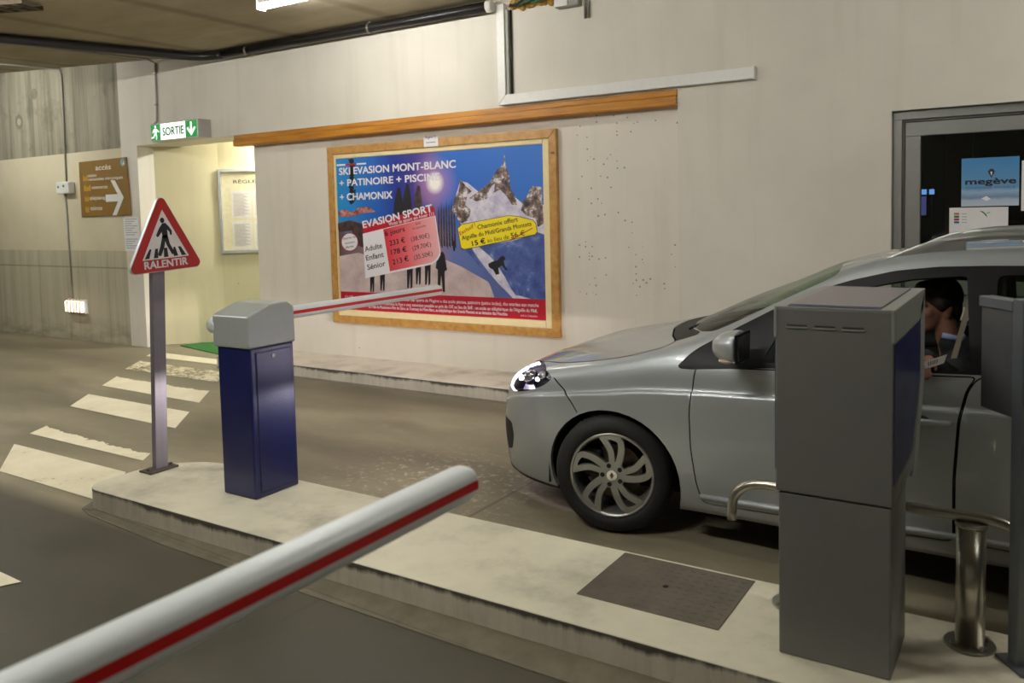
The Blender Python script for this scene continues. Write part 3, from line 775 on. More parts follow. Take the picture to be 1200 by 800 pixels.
letter(b, 'RALENTIR', SG(-.155, .022, -4.6612), SG(1, 0, 0) - SG(0, 0, 0), SG(0, 1, 0) - SG(0, 0, 0), .048, .305, .03)
b.m(M_blk)
def sg(P): b.face([SG(s, z, -4.6606) for s, z in P])
sg([(s - .006, z) for s, z in ring(0, .315, .0155, .0175, 16)])
sg([(-.008, .296), (.014, .298), (.036, .275), (.056, .245), (.054, .220), (.041, .220), (.038, .240), (.024, .256), (.024, .205), (-.014, .205), (-.016, .244), (-.038, .218), (-.049, .212), (-.058, .224), (-.034, .266)])
sg([(-.014, .222), (.012, .222), (-.006, .150), (-.034, .094), (-.050, .094), (-.056, .106), (-.036, .150)])
sg([(-.010, .222), (.022, .222), (.034, .165), (.064, .108), (.058, .096), (.042, .098), (.012, .155)])
for x0_, x1_, x2_, x3_, zt in ((-.150, -.118, -.098, -.112, .142), (-.088, -.056, -.054, -.072, .142), (-.016, .016, .012, -.012, .142), (.054, .086, .070, .056, .142), (.112, .146, .108, .090, .142)):
    zb_ = .084; sg([(x0_, zb_), (x1_, zb_), (x2_, zt), (x3_, zt)])
b.build('face_print', pl)
b = B(); b.m(M_zinc).box(-4.73, -4.683, 3.09, 3.235, 1.45, 1.49, bev=.004, mat=lean); b.box(-4.73, -4.683, 3.09, 3.235, 1.52, 1.55, bev=.004, mat=lean); b.build('bracket', t)

# ------------------------------------------------------------------ ticket terminal
M_term = plain('terminal_grey', (106, 105, 100), .45, var=.03, bmp=.1)
M_rim = plain('terminal_rim', (132, 134, 128), .4, var=.03)
M_tnavy = plain('terminal_navy', (26, 32, 84), .3, var=.04)
M_ttop = plain('terminal_lid_sheet', (122, 116, 117), .4, var=.03)
t = thing('ticket_terminal', (-.59, 3.05, ZI), 'tall grey ticket terminal with navy side panels in front of the silver car', 'ticket machine')
x0, x1, y0 = -.782, -.398, 2.88
b = B(); b.m(M_term).box(x0 + .012, x1 - .008, y0 + .006, 3.215, ZI, .722, bev=.006); b.build('pedestal', t)
side = [(y0, .726), (3.335, .726), (3.42, .76), (3.60, 1.04), (3.60, 1.352), (y0, 1.368)]
b = B(); b.m(M_term).prism([(x0 + .004, y, z) for y, z in side], (x1 - x0 - .008, 0, 0), bev=.005); b.build('housing', t)
b = B(); b.m(M_rim)
for xa, xb in ((x0, x0 + .012), (x1 - .012, x1)):
    b.prism([(xa, y, z) for y, z in [(3.535, 1.27), (3.60, 1.30), (3.66, 1.365), (y0 - .002, 1.371), (y0 - .002, 1.265), (y0 + .02, 1.265)]], (xb - xa, 0, 0), bev=.003)
    b.prism([(xa, y, z) for y, z in [(3.535, 1.32), (3.66, 1.366), (3.66, 1.02), (3.44, .70), (3.34, .70), (3.535, 1.03)]], (xb - xa, 0, 0), bev=.003)
b.build('side_rim', t)
for xa in (x0 + .001, x1 - .004):
    b = B(); b.m(M_tnavy).prism([(xa, y, z) for y, z in [(y0 + .006, .80), (y0 + .006, 1.262), (3.53, 1.262), (3.53, 1.04), (3.30, .80)]], (.003 if xa > -.6 else .003, 0, 0)); b.build('side_panel', t, label='navy side panel')
b = B(); b.m(M_rim).box(x0, x1, y0, 3.66, 1.366, 1.374, bev=.003); b.m(M_tnavy).box(x0 + .045, x1 - .045, y0 + .004, 3.63, 1.373, 1.3765)
b.m(M_ttop).box(x0 + .045, x1 - .045, y0 + .03, 3.58, 1.376, 1.379, bev=.001); b.build('lid', t)
b = B(); b.m(plain('vent_dark', (40, 38, 36), .7))
for xc in (-.705, -.615, -.525):
    b.box(xc - .033, xc + .033, y0 - .0015, y0 + .004, 1.306, 1.312)
b.m(M_rim)
for xc in (-.705, -.615, -.525): b.box(xc - .036, xc + .036, y0 - .004, y0 + .004, 1.299, 1.305, bev=.001)
b.build('vent_slots', t)
b = B(); b.m(M_blk).box(x0 + .08, x1 - .08, 3.598, 3.604, 1.14, 1.29, bev=.002); b.m(M_rim).box(x0 + .10, x1 - .10, 3.598, 3.608, 1.06, 1.10, bev=.002); b.build('front_screen', t)

# ------------------------------------------------------------------ steel hoop rail on two posts
M_steel = brushed('stainless_steel', (182, 178, 166), .28, .95)
t = thing('hoop_rail', (-.55, 3.275, ZI), 'stainless guard rail with two posts behind the ticket terminal', 'rail')
yr = 3.275; zr = .605
path = [(-1.062, yr, .44)] + bezier([(-1.062, yr, .47), (-1.062, yr, zr), (-.92, yr, zr)], 8) + [(-.55, yr, zr)] + bezier([(-.17, yr, zr), (-.02, yr, zr), (-.02, yr, .47)], 8) + [(-.02, yr, .44)]
b = B(); b.m(M_steel).tube(path, .019, 14); b.build('rail', t)
for x in (-.815, -.203):
    b = B(); b.m(M_steel).cyl((x, yr, ZI + .008), (x, yr, .575), .047, n=28); b.cyl((x, yr, .575), (x, yr, .590), .052, n=28); b.cyl((x, yr, .588), (x, yr, .60), .014, n=12); p = b.build('post', t)
    b = B(); b.m(M_steel).cyl((x, yr, ZI), (x, yr, ZI + .010), .082, n=28)
    for a in range(4):
        c_ = (x + .064 * math.cos(a * PI / 2 + .7), yr + .064 * math.sin(a * PI / 2 + .7)); b.cyl((c_[0], c_[1], ZI + .01), (c_[0], c_[1], ZI + .022), .011, n=6, smooth=False)
    b.build('flange', p)

# inspection cover in the island
M_chk = plain('chequer_plate', (104, 96, 82), .55, .25, .22, 5)
t = thing('inspection_cover', (-1.3, 3.165, ZI), 'dull metal inspection cover set in the island top', 'cover')
b = B(); b.m(M_chk).box(-1.603, -1.004, 2.928, 3.40, ZI - .01, ZI + .004, bev=.002)
for i in range(13):
    for j in range(10):
        x = -1.57 + i * .0445; y = 2.96 + j * .044; s = 1 if (i + j) % 2 else -1
        b.prism([(x - .012, y - .004 * s - .003, ZI + .004), (x + .012, y + .004 * s - .003, ZI + .004), (x + .012, y + .004 * s + .003, ZI + .004), (x - .012, y - .004 * s + .003, ZI + .004)], (0, 0, .0008))
b.build('plate', t)
b = B(); b.m(plain('hole_black', (12, 10, 8), .9)).cyl((-1.309, 3.165, ZI + .003), (-1.309, 3.165, ZI + .0056), .012, n=16); b.build('lifting_hole', t)

# ------------------------------------------------------------------ sign seen from behind at the right of the terminal
M_back = plain('sign_back_grey', (92, 92, 90), .5, .2, .06); M_gpost = plain('grey_post', (112, 116, 118), .42, .4, .05)
t = thing('panel_on_post', (-.050, 3.205, ZI), 'grey panel on a square grey post beside the ticket terminal', 'sign', rz=math.radians(35.7))
b = B(); b.m(M_gpost).box(-.026, .026, -.026, .026, 0, 1.25, bev=.003); b.build('post', t, local=True)
b = B(); b.m(plain('grey_foot', (96, 98, 100), .5, .4)).box(-.045, .06, -.075, .065, 0, .012, bev=.002); b.build('base_plate', t, local=True)
b = B(); b.m(M_back).box(-.018, -.010, .031, .205, .845, 1.205, bev=.002); b.m(M_gpost).box(-.026, .026, .028, .21, 1.205, 1.242, bev=.003); b.build('panel', t, local=True)

# ------------------------------------------------------------------ poster case in the recess
M_oak = wood('oak_frame', (150, 104, 48), (186, 138, 72), (206, 162, 96), (5, 9, 5), .4)
M_mat = plain('cream_mount', (232, 214, 164), .6, var=.03)
YB = YR - .022
q = [at(393.5, 186, 'y', YB), at(635.7, 169.2, 'y', YB), at(640.4, 375.5, 'y', YB)]
PX0, PX1, PZ1, PZ0 = q[0].x, q[1].x, (q[0].z + q[1].z) / 2, q[2].z
yf = YR - .05
q = [at(382.5, 173, 'y', yf), at(650, 150, 'y', yf), at(657, 396.5, 'y', yf)]
FX0, FX1, FZ1, FZ0 = q[0].x, (q[1].x + q[2].x) / 2, (q[0].z + q[1].z) / 2, q[2].z
t = thing('poster_case', ((FX0 + FX1) / 2, YR, (FZ0 + FZ1) / 2), 'oak framed advertising case with a blue ski poster on the cream wall', 'poster case')
FW = .085
b = B(); b.m(M_oak)
for P in ([(FX0, FZ0), (FX1, FZ0), (FX1 - FW, FZ0 + FW), (FX0 + FW, FZ0 + FW)], [(FX1, FZ0), (FX1, FZ1), (FX1 - FW, FZ1 - FW), (FX1 - FW, FZ0 + FW)],
          [(FX1, FZ1), (FX0, FZ1), (FX0 + FW, FZ1 - FW), (FX1 - FW, FZ1 - FW)], [(FX0, FZ1), (FX0, FZ0), (FX0 + FW, FZ0 + FW), (FX0 + FW, FZ1 - FW)]):
    b.prism([(x, yf, z) for x, z in P], (0, .05, 0), bev=.006)
b.build('frame', t)
b = B(); b.m(M_mat).box(FX0 + FW - .01, FX1 - FW + .01, YB + .001, YR, FZ0 + FW - .01, FZ1 - FW + .01)
e = .028
for P in ((FX0 + FW, PX0 - .005, FZ0 + FW, FZ1 - FW), (PX1 + .005, FX1 - FW, FZ0 + FW, FZ1 - FW), (PX0, PX1, FZ0 + FW, PZ0 - .005), (PX0, PX1, PZ1 + .005, FZ1 - FW)): b.box(P[0], P[1], YB - .012, YB + .005, P[2], P[3], bev=.002)
b.build('mount', t)

def print_photo():
    M, t_, bs = nodes('printed_photo_backdrop'); v = coords(t_); sep = N(t_, 'ShaderNodeSeparateXYZ'); L(t_, v, sep.inputs[0])
    ox, oz = (FX0 + FX1) / 2, (FZ0 + FZ1) / 2
    u = mth(t_, 'DIVIDE', mth(t_, 'SUBTRACT', sep.outputs[0], PX0 - ox), PX1 - PX0)
    h = mth(t_, 'DIVIDE', mth(t_, 'SUBTRACT', sep.outputs[2], PZ0 - oz), PZ1 - PZ0)
    u = mth(t_, 'ADD', u, mth(t_, 'MULTIPLY', mth(t_, 'SUBTRACT', noise(t_, v, 3, 3), .5), .10))
    c1 = ramp(t_, u, [(0, (24, 138, 204)), (.20, (20, 96, 186)), (.32, (14, 40, 138)), (.42, (56, 44, 132)), (.50, (112, 92, 160)), (.56, (30, 98, 190)), (1, (44, 112, 200))])
    c2 = ramp(t_, u, [(0, (96, 66, 70)), (.2, (150, 128, 136)), (.42, (70, 46, 72)), (.52, (150, 122, 140)), (.6, (96, 112, 172)), (1, (66, 84, 150))])
    col = mix(t_, ramp(t_, mth(t_, 'ADD', h, mth(t_, 'MULTIPLY', noise(t_, v, 6, 4), .12)), [(.54, g(1)), (.66, g(0))]), c1, c2)
    gp = at(509.5, 214, 'y', YB); d = N(t_, 'ShaderNodeVectorMath', operation='DISTANCE'); L(t_, v, d.inputs[0]); d.inputs[1].default_value = (gp.x - ox, YB - .0 - YR, gp.z - oz)
    col = mix(t_, ramp(t_, d.outputs['Value'], [(.05, g(.55)), (.30, g(0))]), col, lin((214, 150, 190)))
    col = mix(t_, ramp(t_, d.outputs['Value'], [(.055, g(1)), (.125, g(0))]), col, lin((255, 250, 240)))
    L(t_, col, bs.inputs['Base Color']); bs.inputs['Roughness'].default_value = .5; bs.inputs['Coat Weight'].default_value = .35; bs.inputs['Coat Roughness'].default_value = .05
    return M
def grain(name, stops, scale, rough=.5):
    M, t_, bs = nodes(name); v = coords(t_)
    L(t_, ramp(t_, noise(t_, v, scale, 6, .7), stops), bs.inputs['Base Color']); bs.inputs['Roughness'].default_value = rough; bs.inputs['Coat Weight'].default_value = .35; bs.inputs['Coat Roughness'].default_value = .05
    return M
M_ph = print_photo()
M_rock = grain('print_rock', [(.36, (44, 36, 40)), (.48, (104, 84, 76)), (.56, (150, 128, 116)), (.62, (222, 216, 224))], 14)
M_snow = grain('print_snow', [(.35, (176, 170, 196)), (.6, (224, 218, 228))], 7)
M_ice = grain('print_ice', [(.3, (176, 152, 152)), (.7, (222, 204, 200))], 3)
M_blue = grain('print_blue_range', [(.35, (48, 66, 128)), (.55, (76, 96, 160)), (.66, (120, 138, 190)), (.72, (196, 202, 224))], 6)
M_shade = plain('print_slope_shade', (84, 100, 158), .5); M_skin = grain('print_swimmers', [(.4, (120, 56, 60)), (.6, (206, 140, 130))], 20)
M_crowd = grain('print_dark_crowd', [(.35, (30, 24, 30)), (.6, (84, 60, 56))], 12)
M_pred = plain('print_red', (186, 14, 42), .45, var=.02, coat=.3); M_pyel = plain('print_yellow', (250, 226, 20), .45, var=.01, coat=.3)
M_pwh = plain('print_white', (232, 228, 232), .45, var=.01, coat=.3); M_pbk = plain('print_black', (24, 20, 28), .45, var=.01, coat=.3)
def tint_mat():
    M, t_, bs = nodes('print_red_to_pink'); v = coords(t_); sep = N(t_, 'ShaderNodeSeparateXYZ'); L(t_, v, sep.inputs[0])
    ox = (FX0 + FX1) / 2; xa = at(449, 290, 'y', YB).x - ox; xb = at(514, 285, 'y', YB).x - ox
    L(t_, ramp(t_, mth(t_, 'DIVIDE', mth(t_, 'SUBTRACT', sep.outputs[0], xa), xb - xa), [(0, (206, 36, 52)), (.45, (224, 100, 108)), (1, (236, 176, 178))]), bs.inputs['Base Color'])
    bs.inputs['Roughness'].default_value = .45; return M
b = B(); LAY = [0]
def PP(x, y): p = at(x, y, 'y', YB - .0004 * LAY[0]); return (p.x, YB - .0004 * LAY[0], p.z)
def poly(M_, pts, layer): LAY[0] = layer; b.m(M_).face([PP(*p) for p in pts])
b.m(M_ph).face([(PX0, YB, PZ0), (PX1, YB, PZ0), (PX1, YB, PZ1), (PX0, YB, PZ1)])
# skating rink, lower left and middle
poly(M_ice, [(398, 300), (420, 296), (470, 312), (512, 300), (540, 312), (572, 330), (584, 350), (399, 342)], 1)
poly(M_crowd, [(395, 262), (410, 258), (424, 262), (428, 275), (432, 292), (420, 288), (412, 270), (397, 272)], 1)
poly(M_skin, [(396, 248), (404, 245), (412, 249), (420, 243), (432, 242), (440, 248), (424, 250), (412, 254), (398, 254)], 2)
for x, y0_, y1_, w_ in ((467, 219, 252, 6), (477, 215, 250, 6), (490, 217, 247, 5)):
    poly(M_crowd if w_ == 5 else M_pbk, [(x - w_, y1_), (x - w_ * .8, (y0_ + y1_) / 2), (x - 1, y0_), (x + 2, y0_ + 1), (x + w_ * .8, (y0_ + y1_) / 2), (x + w_, y1_ - 1)], 2)
for i in range(10): poly(M_pbk, [(411 + (i % 3) - 3, 187 + i * 5.2), (414 + (i % 2) * 3, 185.5 + i * 5.2), (415 + (i % 3), 190 + i * 5.2), (411, 193 + i * 5.2)], 1)
for i in range(7): poly(M_crowd, [(513 + i * 3, 250 - i), (514.2 + i * 3, 240 - (i * 5) % 9), (515.2 + i * 3, 250), (515.6 + i * 3.2, 288 + (i * 3) % 5), (513.2 + i * 3.2, 288)], 1)
for x, y0_, s in ((436, 322, .8), (448, 318, .9), (480, 310, 1.1), (490, 308, 1.0), (501, 306, 1.1)):
    poly(M_pbk, [(x - 3 * s, y0_), (x + 3.5 * s, y0_ - 1), (x + 3 * s, y0_ + 24 * s), (x + 1 * s, y0_ + 26 * s), (x + .6 * s, y0_ + 9), (x - .8 * s, y0_ + 25 * s), (x - 2.6 * s, y0_ + 25 * s)], 2)
poly(M_pbk, [(516, 296), (518.5, 294.5), (521, 298), (524, 316), (521, 318), (521.5, 342), (519, 342), (517, 322), (515.5, 340), (513, 340), (513, 316), (510.5, 314), (512, 302)], 3)
for k, (x, y) in enumerate(((531, 282), (533, 274), (529, 276))): poly(M_pbk, [(531.5, 294), (x, y), (x + 1.2, y), (533, 294)], 2)
# mountain picture on the right
poly(M_snow, [(529.5, 246), (540, 262), (545, 292), (640, 275), (639, 240), (612, 238), (600, 228), (585, 221), (560, 224), (548, 214), (539, 212)], 1)
poly(M_rock, [(539, 209), (541, 212), (547, 219), (553, 224), (548, 228), (545, 240), (552, 246), (549, 258), (540, 262), (536, 256), (530, 246), (533, 231), (538, 222)], 2)
poly(M_rock, [(591, 177), (592.3, 193), (597, 206), (597.5, 219), (604, 230), (606, 240), (600, 240), (594, 230), (586, 222), (578, 226), (570, 233), (558, 236), (550, 232), (559.5, 225), (567, 219), (574.5, 213), (579, 204), (582, 199.5), (589.6, 192)], 2)
poly(M_snow, [(585, 223), (594, 231), (600, 241), (610, 246), (612, 256), (590, 256), (545, 270), (548, 256), (560, 243), (576, 228)], 3)
poly(M_snow, [(577, 217), (580, 215), (579, 224), (572, 228), (574, 221)], 3); poly(M_snow, [(588, 205), (591, 208), (588, 210)], 3)
poly(M_rock, [(622.6, 218), (634.6, 219), (637.2, 262), (630, 266), (628, 256), (616, 252), (610.6, 246), (613, 235), (618, 229)], 2)
poly(M_blue, [(545, 292), (575, 286), (605, 281), (630, 272), (638.6, 275), (639.8, 352), (586, 351), (570, 322)], 3)
poly(M_snow, [(553, 291), (561, 289), (574, 300), (582, 309), (592, 325), (598, 337), (604, 345), (622, 350), (600, 350), (588, 340), (574, 326), (563, 310)], 4)
poly(M_shade, [(553, 291), (560, 302), (572, 318), (584, 332), (597, 345), (602, 350.5), (580, 350), (572, 328), (562, 308)], 5)
for x, y in ((602, 326), (606, 341), (614, 342), (627, 346)): poly(M_shade, [(x - 2, y + 5), (x, y - 5), (x + 2, y + 5)], 5)
poly(M_pbk, [(586, 301), (590, 299.5), (592.5, 303), (590, 306), (592, 312), (595, 316), (593, 317), (588, 311), (584, 314), (585, 321), (581, 322), (578, 316), (573, 313), (572, 309), (578, 306), (583, 305)], 6)
# printed panels and lettering
poly(M_pred, [(399.4, 341.2), (639.6, 350.9), (640.3, 375.3), (400.3, 362.6)], 7)
poly(M_pred, [(424.3, 264), (508.3, 241.5), (510.5, 253), (426.5, 274.5)], 7)
poly(M_pwh, [(425.0, 273.8), (510.2, 252.6), (516.4, 294), (516, 299), (513, 304.5), (507, 309.6), (428.3, 326)], 8)
poly(tint_mat(), [(449, 268.6), (509.4, 253.4), (515.2, 295), (513.6, 300), (510, 304.5), (505.5, 307.6), (457, 317.8)], 9)
poly(M_pred, [(409.8 + 9.9 * math.cos(a), 283.5 + 10.6 * math.sin(a)) for a in [i * PI / 12 for i in range(24)]], 7)
poly(M_pwh, [(409.8 + 9.3 * math.cos(a), 283.5 + 10 * math.sin(a)) for a in [i * PI / 12 for i in range(24)]], 8)
poly(M_pbk, [(536, 267.3), (540.6, 262.6), (596, 252.2), (607.5, 253.2), (625, 257.6), (627.8, 261), (630, 271), (627.6, 275), (544, 292.8), (540, 291)], 7)
poly(M_pyel, [(536.6, 267.5), (541, 263.2), (596, 252.8), (607, 253.8), (624.6, 258.2), (627.3, 261.4), (629.4, 271), (627.2, 274.4), (544.2, 292), (540.5, 290.2)], 8)
def prow(M_, x0, y0_, x1, y1_, txt, h, bold=.0, layer=11):
    LAY[0] = layer; b.m(M_); p, q = Vector(PP(x0, y0_)), Vector(PP(x1, y1_)); ux = (q - p); w_ = ux.length; ux.normalize()
    hh = (Vector(PP(x0, y0_ - h)) - p).length
    letter(b, txt, p, ux, Vector((-ux.z, 0, ux.x)), hh, w_, bold)
prow(M_pwh, 397.7, 205, 534, 196.2, 'SKI EVASION MONT-BLANC', 8.4, .028)
prow(M_pwh, 398.2, 218.6, 515, 210.9, '+ PATINOIRE + PISCINE', 8.2, .028)
prow(M_pwh, 398.8, 235, 459.8, 232.2, '+ CHAMONIX', 8.4, .028)
prow(M_pwh, 425.8, 267.2, 506.9, 247.6, 'EVASION SPORT', 8.4, .03)
prow(M_pwh, 455.8, 264.6, 508.8, 251.9, 'Vivez le sport en hiver (1)', 4.2, .01)
for y0_, y1_, y2_, y3_, a_, b_, c_ in ((295, 290.2, 0, 0, 'Adulte', '233 €', '(38.90€)'), (305.4, 300.6, 0, 0, 'Enfant', '178 €', '(29.70€)'), (316.2, 311.2, 0, 0, 'Sénior', '213 €', '(35.50€)')):
    k = (y0_ - 295) / 10.6
    prow(M_pbk, 428 + 1.5 * k, y0_, 448.2 + 1.9 * k, y1_, a_, 6.4, .01)
    prow(M_pbk, 457 + 1.8 * k, 287.8 + 11.1 * k, 474.8 + 2.1 * k, 283.7 + 10.9 * k, b_, 6.2, .01)
    prow(M_pbk, 482 + 1.8 * k, 282.9 + 10.6 * k, 503.5 + 1.8 * k, 278 + 10.6 * k, c_, 5.4)
prow(M_pbk, 451.5, 276.6, 474.6, 270.6, '6 jours', 6.0, .01); prow(M_pbk, 487, 263.6, 493, 262.1, 'Soit', 3.0); prow(M_pbk, 483.3, 269.2, 499, 265.2, '/la journée', 2.6)
prow(M_pbk, 402.5, 281.2, 417.2, 278.2, 'Entrée de', 3.0); prow(M_pbk, 404.5, 286.4, 415.5, 284.1, 'toutes', 3.0); prow(M_pbk, 404.5, 291.4, 414.5, 289.3, 'offertes', 3.0)
prow(M_pred, 539.4, 275.6, 557.6, 265, 'Exclusif !', 4.6, .01)
prow(M_pbk, 560, 268.8, 607, 259.2, 'Chamonix offert', 5.6, .01); prow(M_pbk, 541.6, 281.2, 623, 264.2, 'Aiguille du Midi/Grands Montets', 5.2, .012)
prow(M_pbk, 553.8, 288.2, 569, 284.6, '15 €', 6.0, .03); prow(M_pbk, 571.3, 284.2, 596.7, 279.5, 'au lieu de', 5.2); prow(M_pbk, 599, 279.0, 615.4, 275.6, '56 €', 6.2, .005)
poly(M_pred, [(597.5, 281), (624, 266.6), (624.3, 267.5), (598, 282)], 12)
prow(M_pwh, 404.5, 349.4, 631.2, 359.6, "(1) Offre valable pour 6 jours avec entrées au « Palais des Sports de Megève » des accès piscine, patinoire (patins inclus), des entrées aux matchs", 3.6, .015)
prow(M_pwh, 404.5, 355.0, 629.8, 366.0, "et transport compris dans l'offre « Chamonix le Pass » avec extension possible au prix de 15€ au lieu de 56€ : un accès au téléphérique de l'Aiguille du Midi,", 3.6, .015)
prow(M_pwh, 432, 360.6, 595, 369.6, 'au Train du Montenvers-Mer de Glace, au Tramway du Mont-Blanc, au téléphérique des Grands Montets et au domaine des Houches.', 3.6, .015)
prow(M_pwh, 610, 370.4, 629.6, 371.6, 'tarifs du 15 décembre', 2.4)
for M_, xa, xb in ((M_pwh, 394.5, 404.5), (M_pred, 405, 417), (M_pwh, 417.8, 429)):
    poly(M_, [(xa, 194.6 - (xa - 394) * .06), (xb, 194.6 - (xb - 394) * .06), (xb, 192.6 - (xb - 394) * .06), (xa, 192.6 - (xa - 394) * .06)], 9)
b.build('printed_poster', t)
# small white card on the frame
p, q = at(497, 172.5, 'y', yf), at(513.5, 160, 'y', yf)
t2 = thing('small_card', (p.x, yf, p.z), 'small white card stuck on the top of the oak poster frame', 'label')
b = B(); b.m(M_paper).box(p.x, q.x, yf - .004, yf - .001, p.z, q.z); b.build('card', t2)
b = B(); b.m(plain('blue_ink', (70, 76, 150), .6)); letter(b, 'Megève 73', (p.x + .02, yf - .0046, p.z + .085), X, Z, .028, .14, .01)
b.m(plain('grey_print', (128, 128, 132))).box(p.x + .03, q.x - .03, yf - .0046, yf - .0042, p.z + .04, p.z + .048); b.build('lettering', t2)

# ------------------------------------------------------------------ papers on the office window, things inside
yw = YF + .05 + .060
def WP(px, py, k=0): p = at(px, py, 'y', yw - .0006 * k); return (p.x, yw - .0006 * k, p.z)
yw -= .018
t = thing('resort_poster', WP(1160, 213), 'small blue poster reading megève on the office window', 'poster')
def sheet_mat():
    M, t_, bs = nodes('printed_blue_sky'); v = coords(t_); sep = N(t_, 'ShaderNodeSeparateXYZ'); L(t_, v, sep.inputs[0])
    zz_ = mth(t_, 'ADD', sep.outputs[2], mth(t_, 'MULTIPLY', noise(t_, coords(t_, (1, 1, 3)), 6, 4), .05))
    L(t_, ramp(t_, mth(t_, 'MULTIPLY_ADD', zz_, 2.8, .5), [(0.0, (196, 206, 214)), (.20, (176, 190, 204)), (.27, (110, 140, 172)), (.38, (150, 176, 200)), (.46, (96, 148, 190)), (1, (62, 130, 184))]), bs.inputs['Base Color']); bs.inputs['Roughness'].default_value = .5; return M
a_ = WP(1127, 186); c_ = WP(1194, 240.5)
b = B(); b.m(sheet_mat()).box(a_[0], c_[0], yw, yw + .001, c_[2], a_[2]); b.build('sheet', t)
b = B(); b.m(M_pbk); k = 1
def wrow(x0, y0_, x1, txt, h, bold=0, kk=1):
    p = Vector(WP(x0, y0_, kk)); q = Vector(WP(x1, y0_, kk)); letter(b, txt, p, X, Z, (Vector(WP(x0, y0_ - h, kk)) - p).length, q.x - p.x, bold)
wrow(1131.5, 216.3, 1190.5, 'megève', 7.2, .04)
b.m(plain('faded_print', (84, 100, 116))); wrow(1132, 221.6, 1190, 'DOMAINE SKIABLE', 2.6)
b.m(M_pbk); b.face([WP(1157.5, 200.5, 1), WP(1161, 207.3, 1), WP(1164.5, 204), WP(1166, 200), WP(1162, 198), ][:5])
b.face([WP(1159.5, 198, 1), WP(1164, 197.6, 1), WP(1165, 201, 1), WP(1162, 208.5, 1), WP(1158.5, 203, 1)])
b.m(M_pwh); b.face([WP(1160.5, 201, 2), WP(1163, 201, 2), WP(1161.8, 206, 2)]); b.face([WP(1150, 232.5, 2), WP(1156, 229.5, 2), WP(1161, 233, 2), WP(1156, 235.5, 2)])
b.build('lettering', t)
t = thing('map_sheet', WP(1147, 255), 'white sheet with coloured key and green sketch low on the office window', 'notice')
a_ = WP(1112.5, 243.5); c_ = WP(1181, 285)
b = B(); b.m(M_paper).box(a_[0], c_[0], yw, yw + .001, c_[2], a_[2]); b.build('sheet', t)
b = B()
for i, c in enumerate(((190, 90, 40), (40, 100, 60), (170, 36, 44), (40, 90, 170))):
    b.m(plain('key_colour_' + 'abcd'[i], c)); y = 250.5 + i * 3.3; b.face([WP(1118, y + 1.2, 1), WP(1124, y + 1.2, 1), WP(1124, y - 1.2, 1), WP(1118, y - 1.2, 1)])
    b.m(plain('grey_print', (128, 128, 132))); b.face([WP(1127, y + .4, 1), WP(1133, y + .4, 1), WP(1133, y - .2, 1), WP(1127, y - .2, 1)])
b.m(plain('sketch_green', (60, 130, 80))); b.face([WP(1147.5, 246.5, 1), WP(1152, 247.5, 1), WP(1156, 251, 1), WP(1157, 255, 1), WP(1153, 250.5, 1)]); b.face([WP(1155, 249.6, 1), WP(1160, 248.4, 1), WP(1159.5, 249.6, 1)])
b.build('print', t)
t = thing('pinned_sheet', WP(1210, 218), 'white sheet at the edge of the office window beside the blue poster', 'notice')
a_ = WP(1197.5, 188); c_ = WP(1250, 246)
b = B(); b.m(M_paper).box(a_[0], c_[0], yw, yw + .001, c_[2], a_[2]); b.m(plain('grey_print', (128, 128, 132)))
for i in range(10): b.box(a_[0] + .03, c_[0] - .03, yw - .0008, yw - .0002, a_[2] - .05 - i * .026, a_[2] - .045 - i * .026)
b.build('sheet', t)
# desk with a monitor inside
t = thing('office_desk', (-.9, 8.1, 0), 'dark desk inside the office window', 'desk')
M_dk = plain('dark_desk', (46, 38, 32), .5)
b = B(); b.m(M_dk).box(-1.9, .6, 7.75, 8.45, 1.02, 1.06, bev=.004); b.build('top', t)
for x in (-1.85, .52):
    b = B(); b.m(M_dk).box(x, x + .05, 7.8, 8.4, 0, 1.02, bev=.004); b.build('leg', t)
p, q = at(1077, 222, 'y', 8.0), at(1093, 252, 'y', 8.0)
t = thing('monitor', ((p.x + q.x) / 2, 8.05, 1.06), 'small lit violet screen in the dark office', 'screen')
b = B(); b.m(M_blk).box(p.x - .03, q.x - .01, 8.0, 8.04, q.z - .02, p.z + .04, bev=.006); b.build('bezel', t)
b = B(); b.m(glow('violet_screen', (120, 120, 200), .35, (20, 20, 40))).face([(p.x - .01, 7.998, q.z), (q.x - .05, 7.998, q.z), (q.x - .05, 7.998, p.z - .06), (p.x - .01, 7.998, p.z - .06)])
b.m(glow('screen_icons', (120, 170, 255), 1.0, (20, 20, 40)))
for k in range(2): b.face([(p.x + .02 + k * .06, 7.997, p.z - .045), (p.x + .06 + k * .06, 7.997, p.z - .045), (p.x + .06 + k * .06, 7.997, p.z), (p.x + .02 + k * .06, 7.997, p.z)])
b.build('screen', t)
b = B(); b.m(M_blk).cyl((p.x + .08, 8.03, 1.06), (p.x + .08, 8.03, q.z), .02); b.box(p.x - .04, p.x + .2, 7.92, 8.14, 1.06, 1.075, bev=.004); b.build('stand', t)

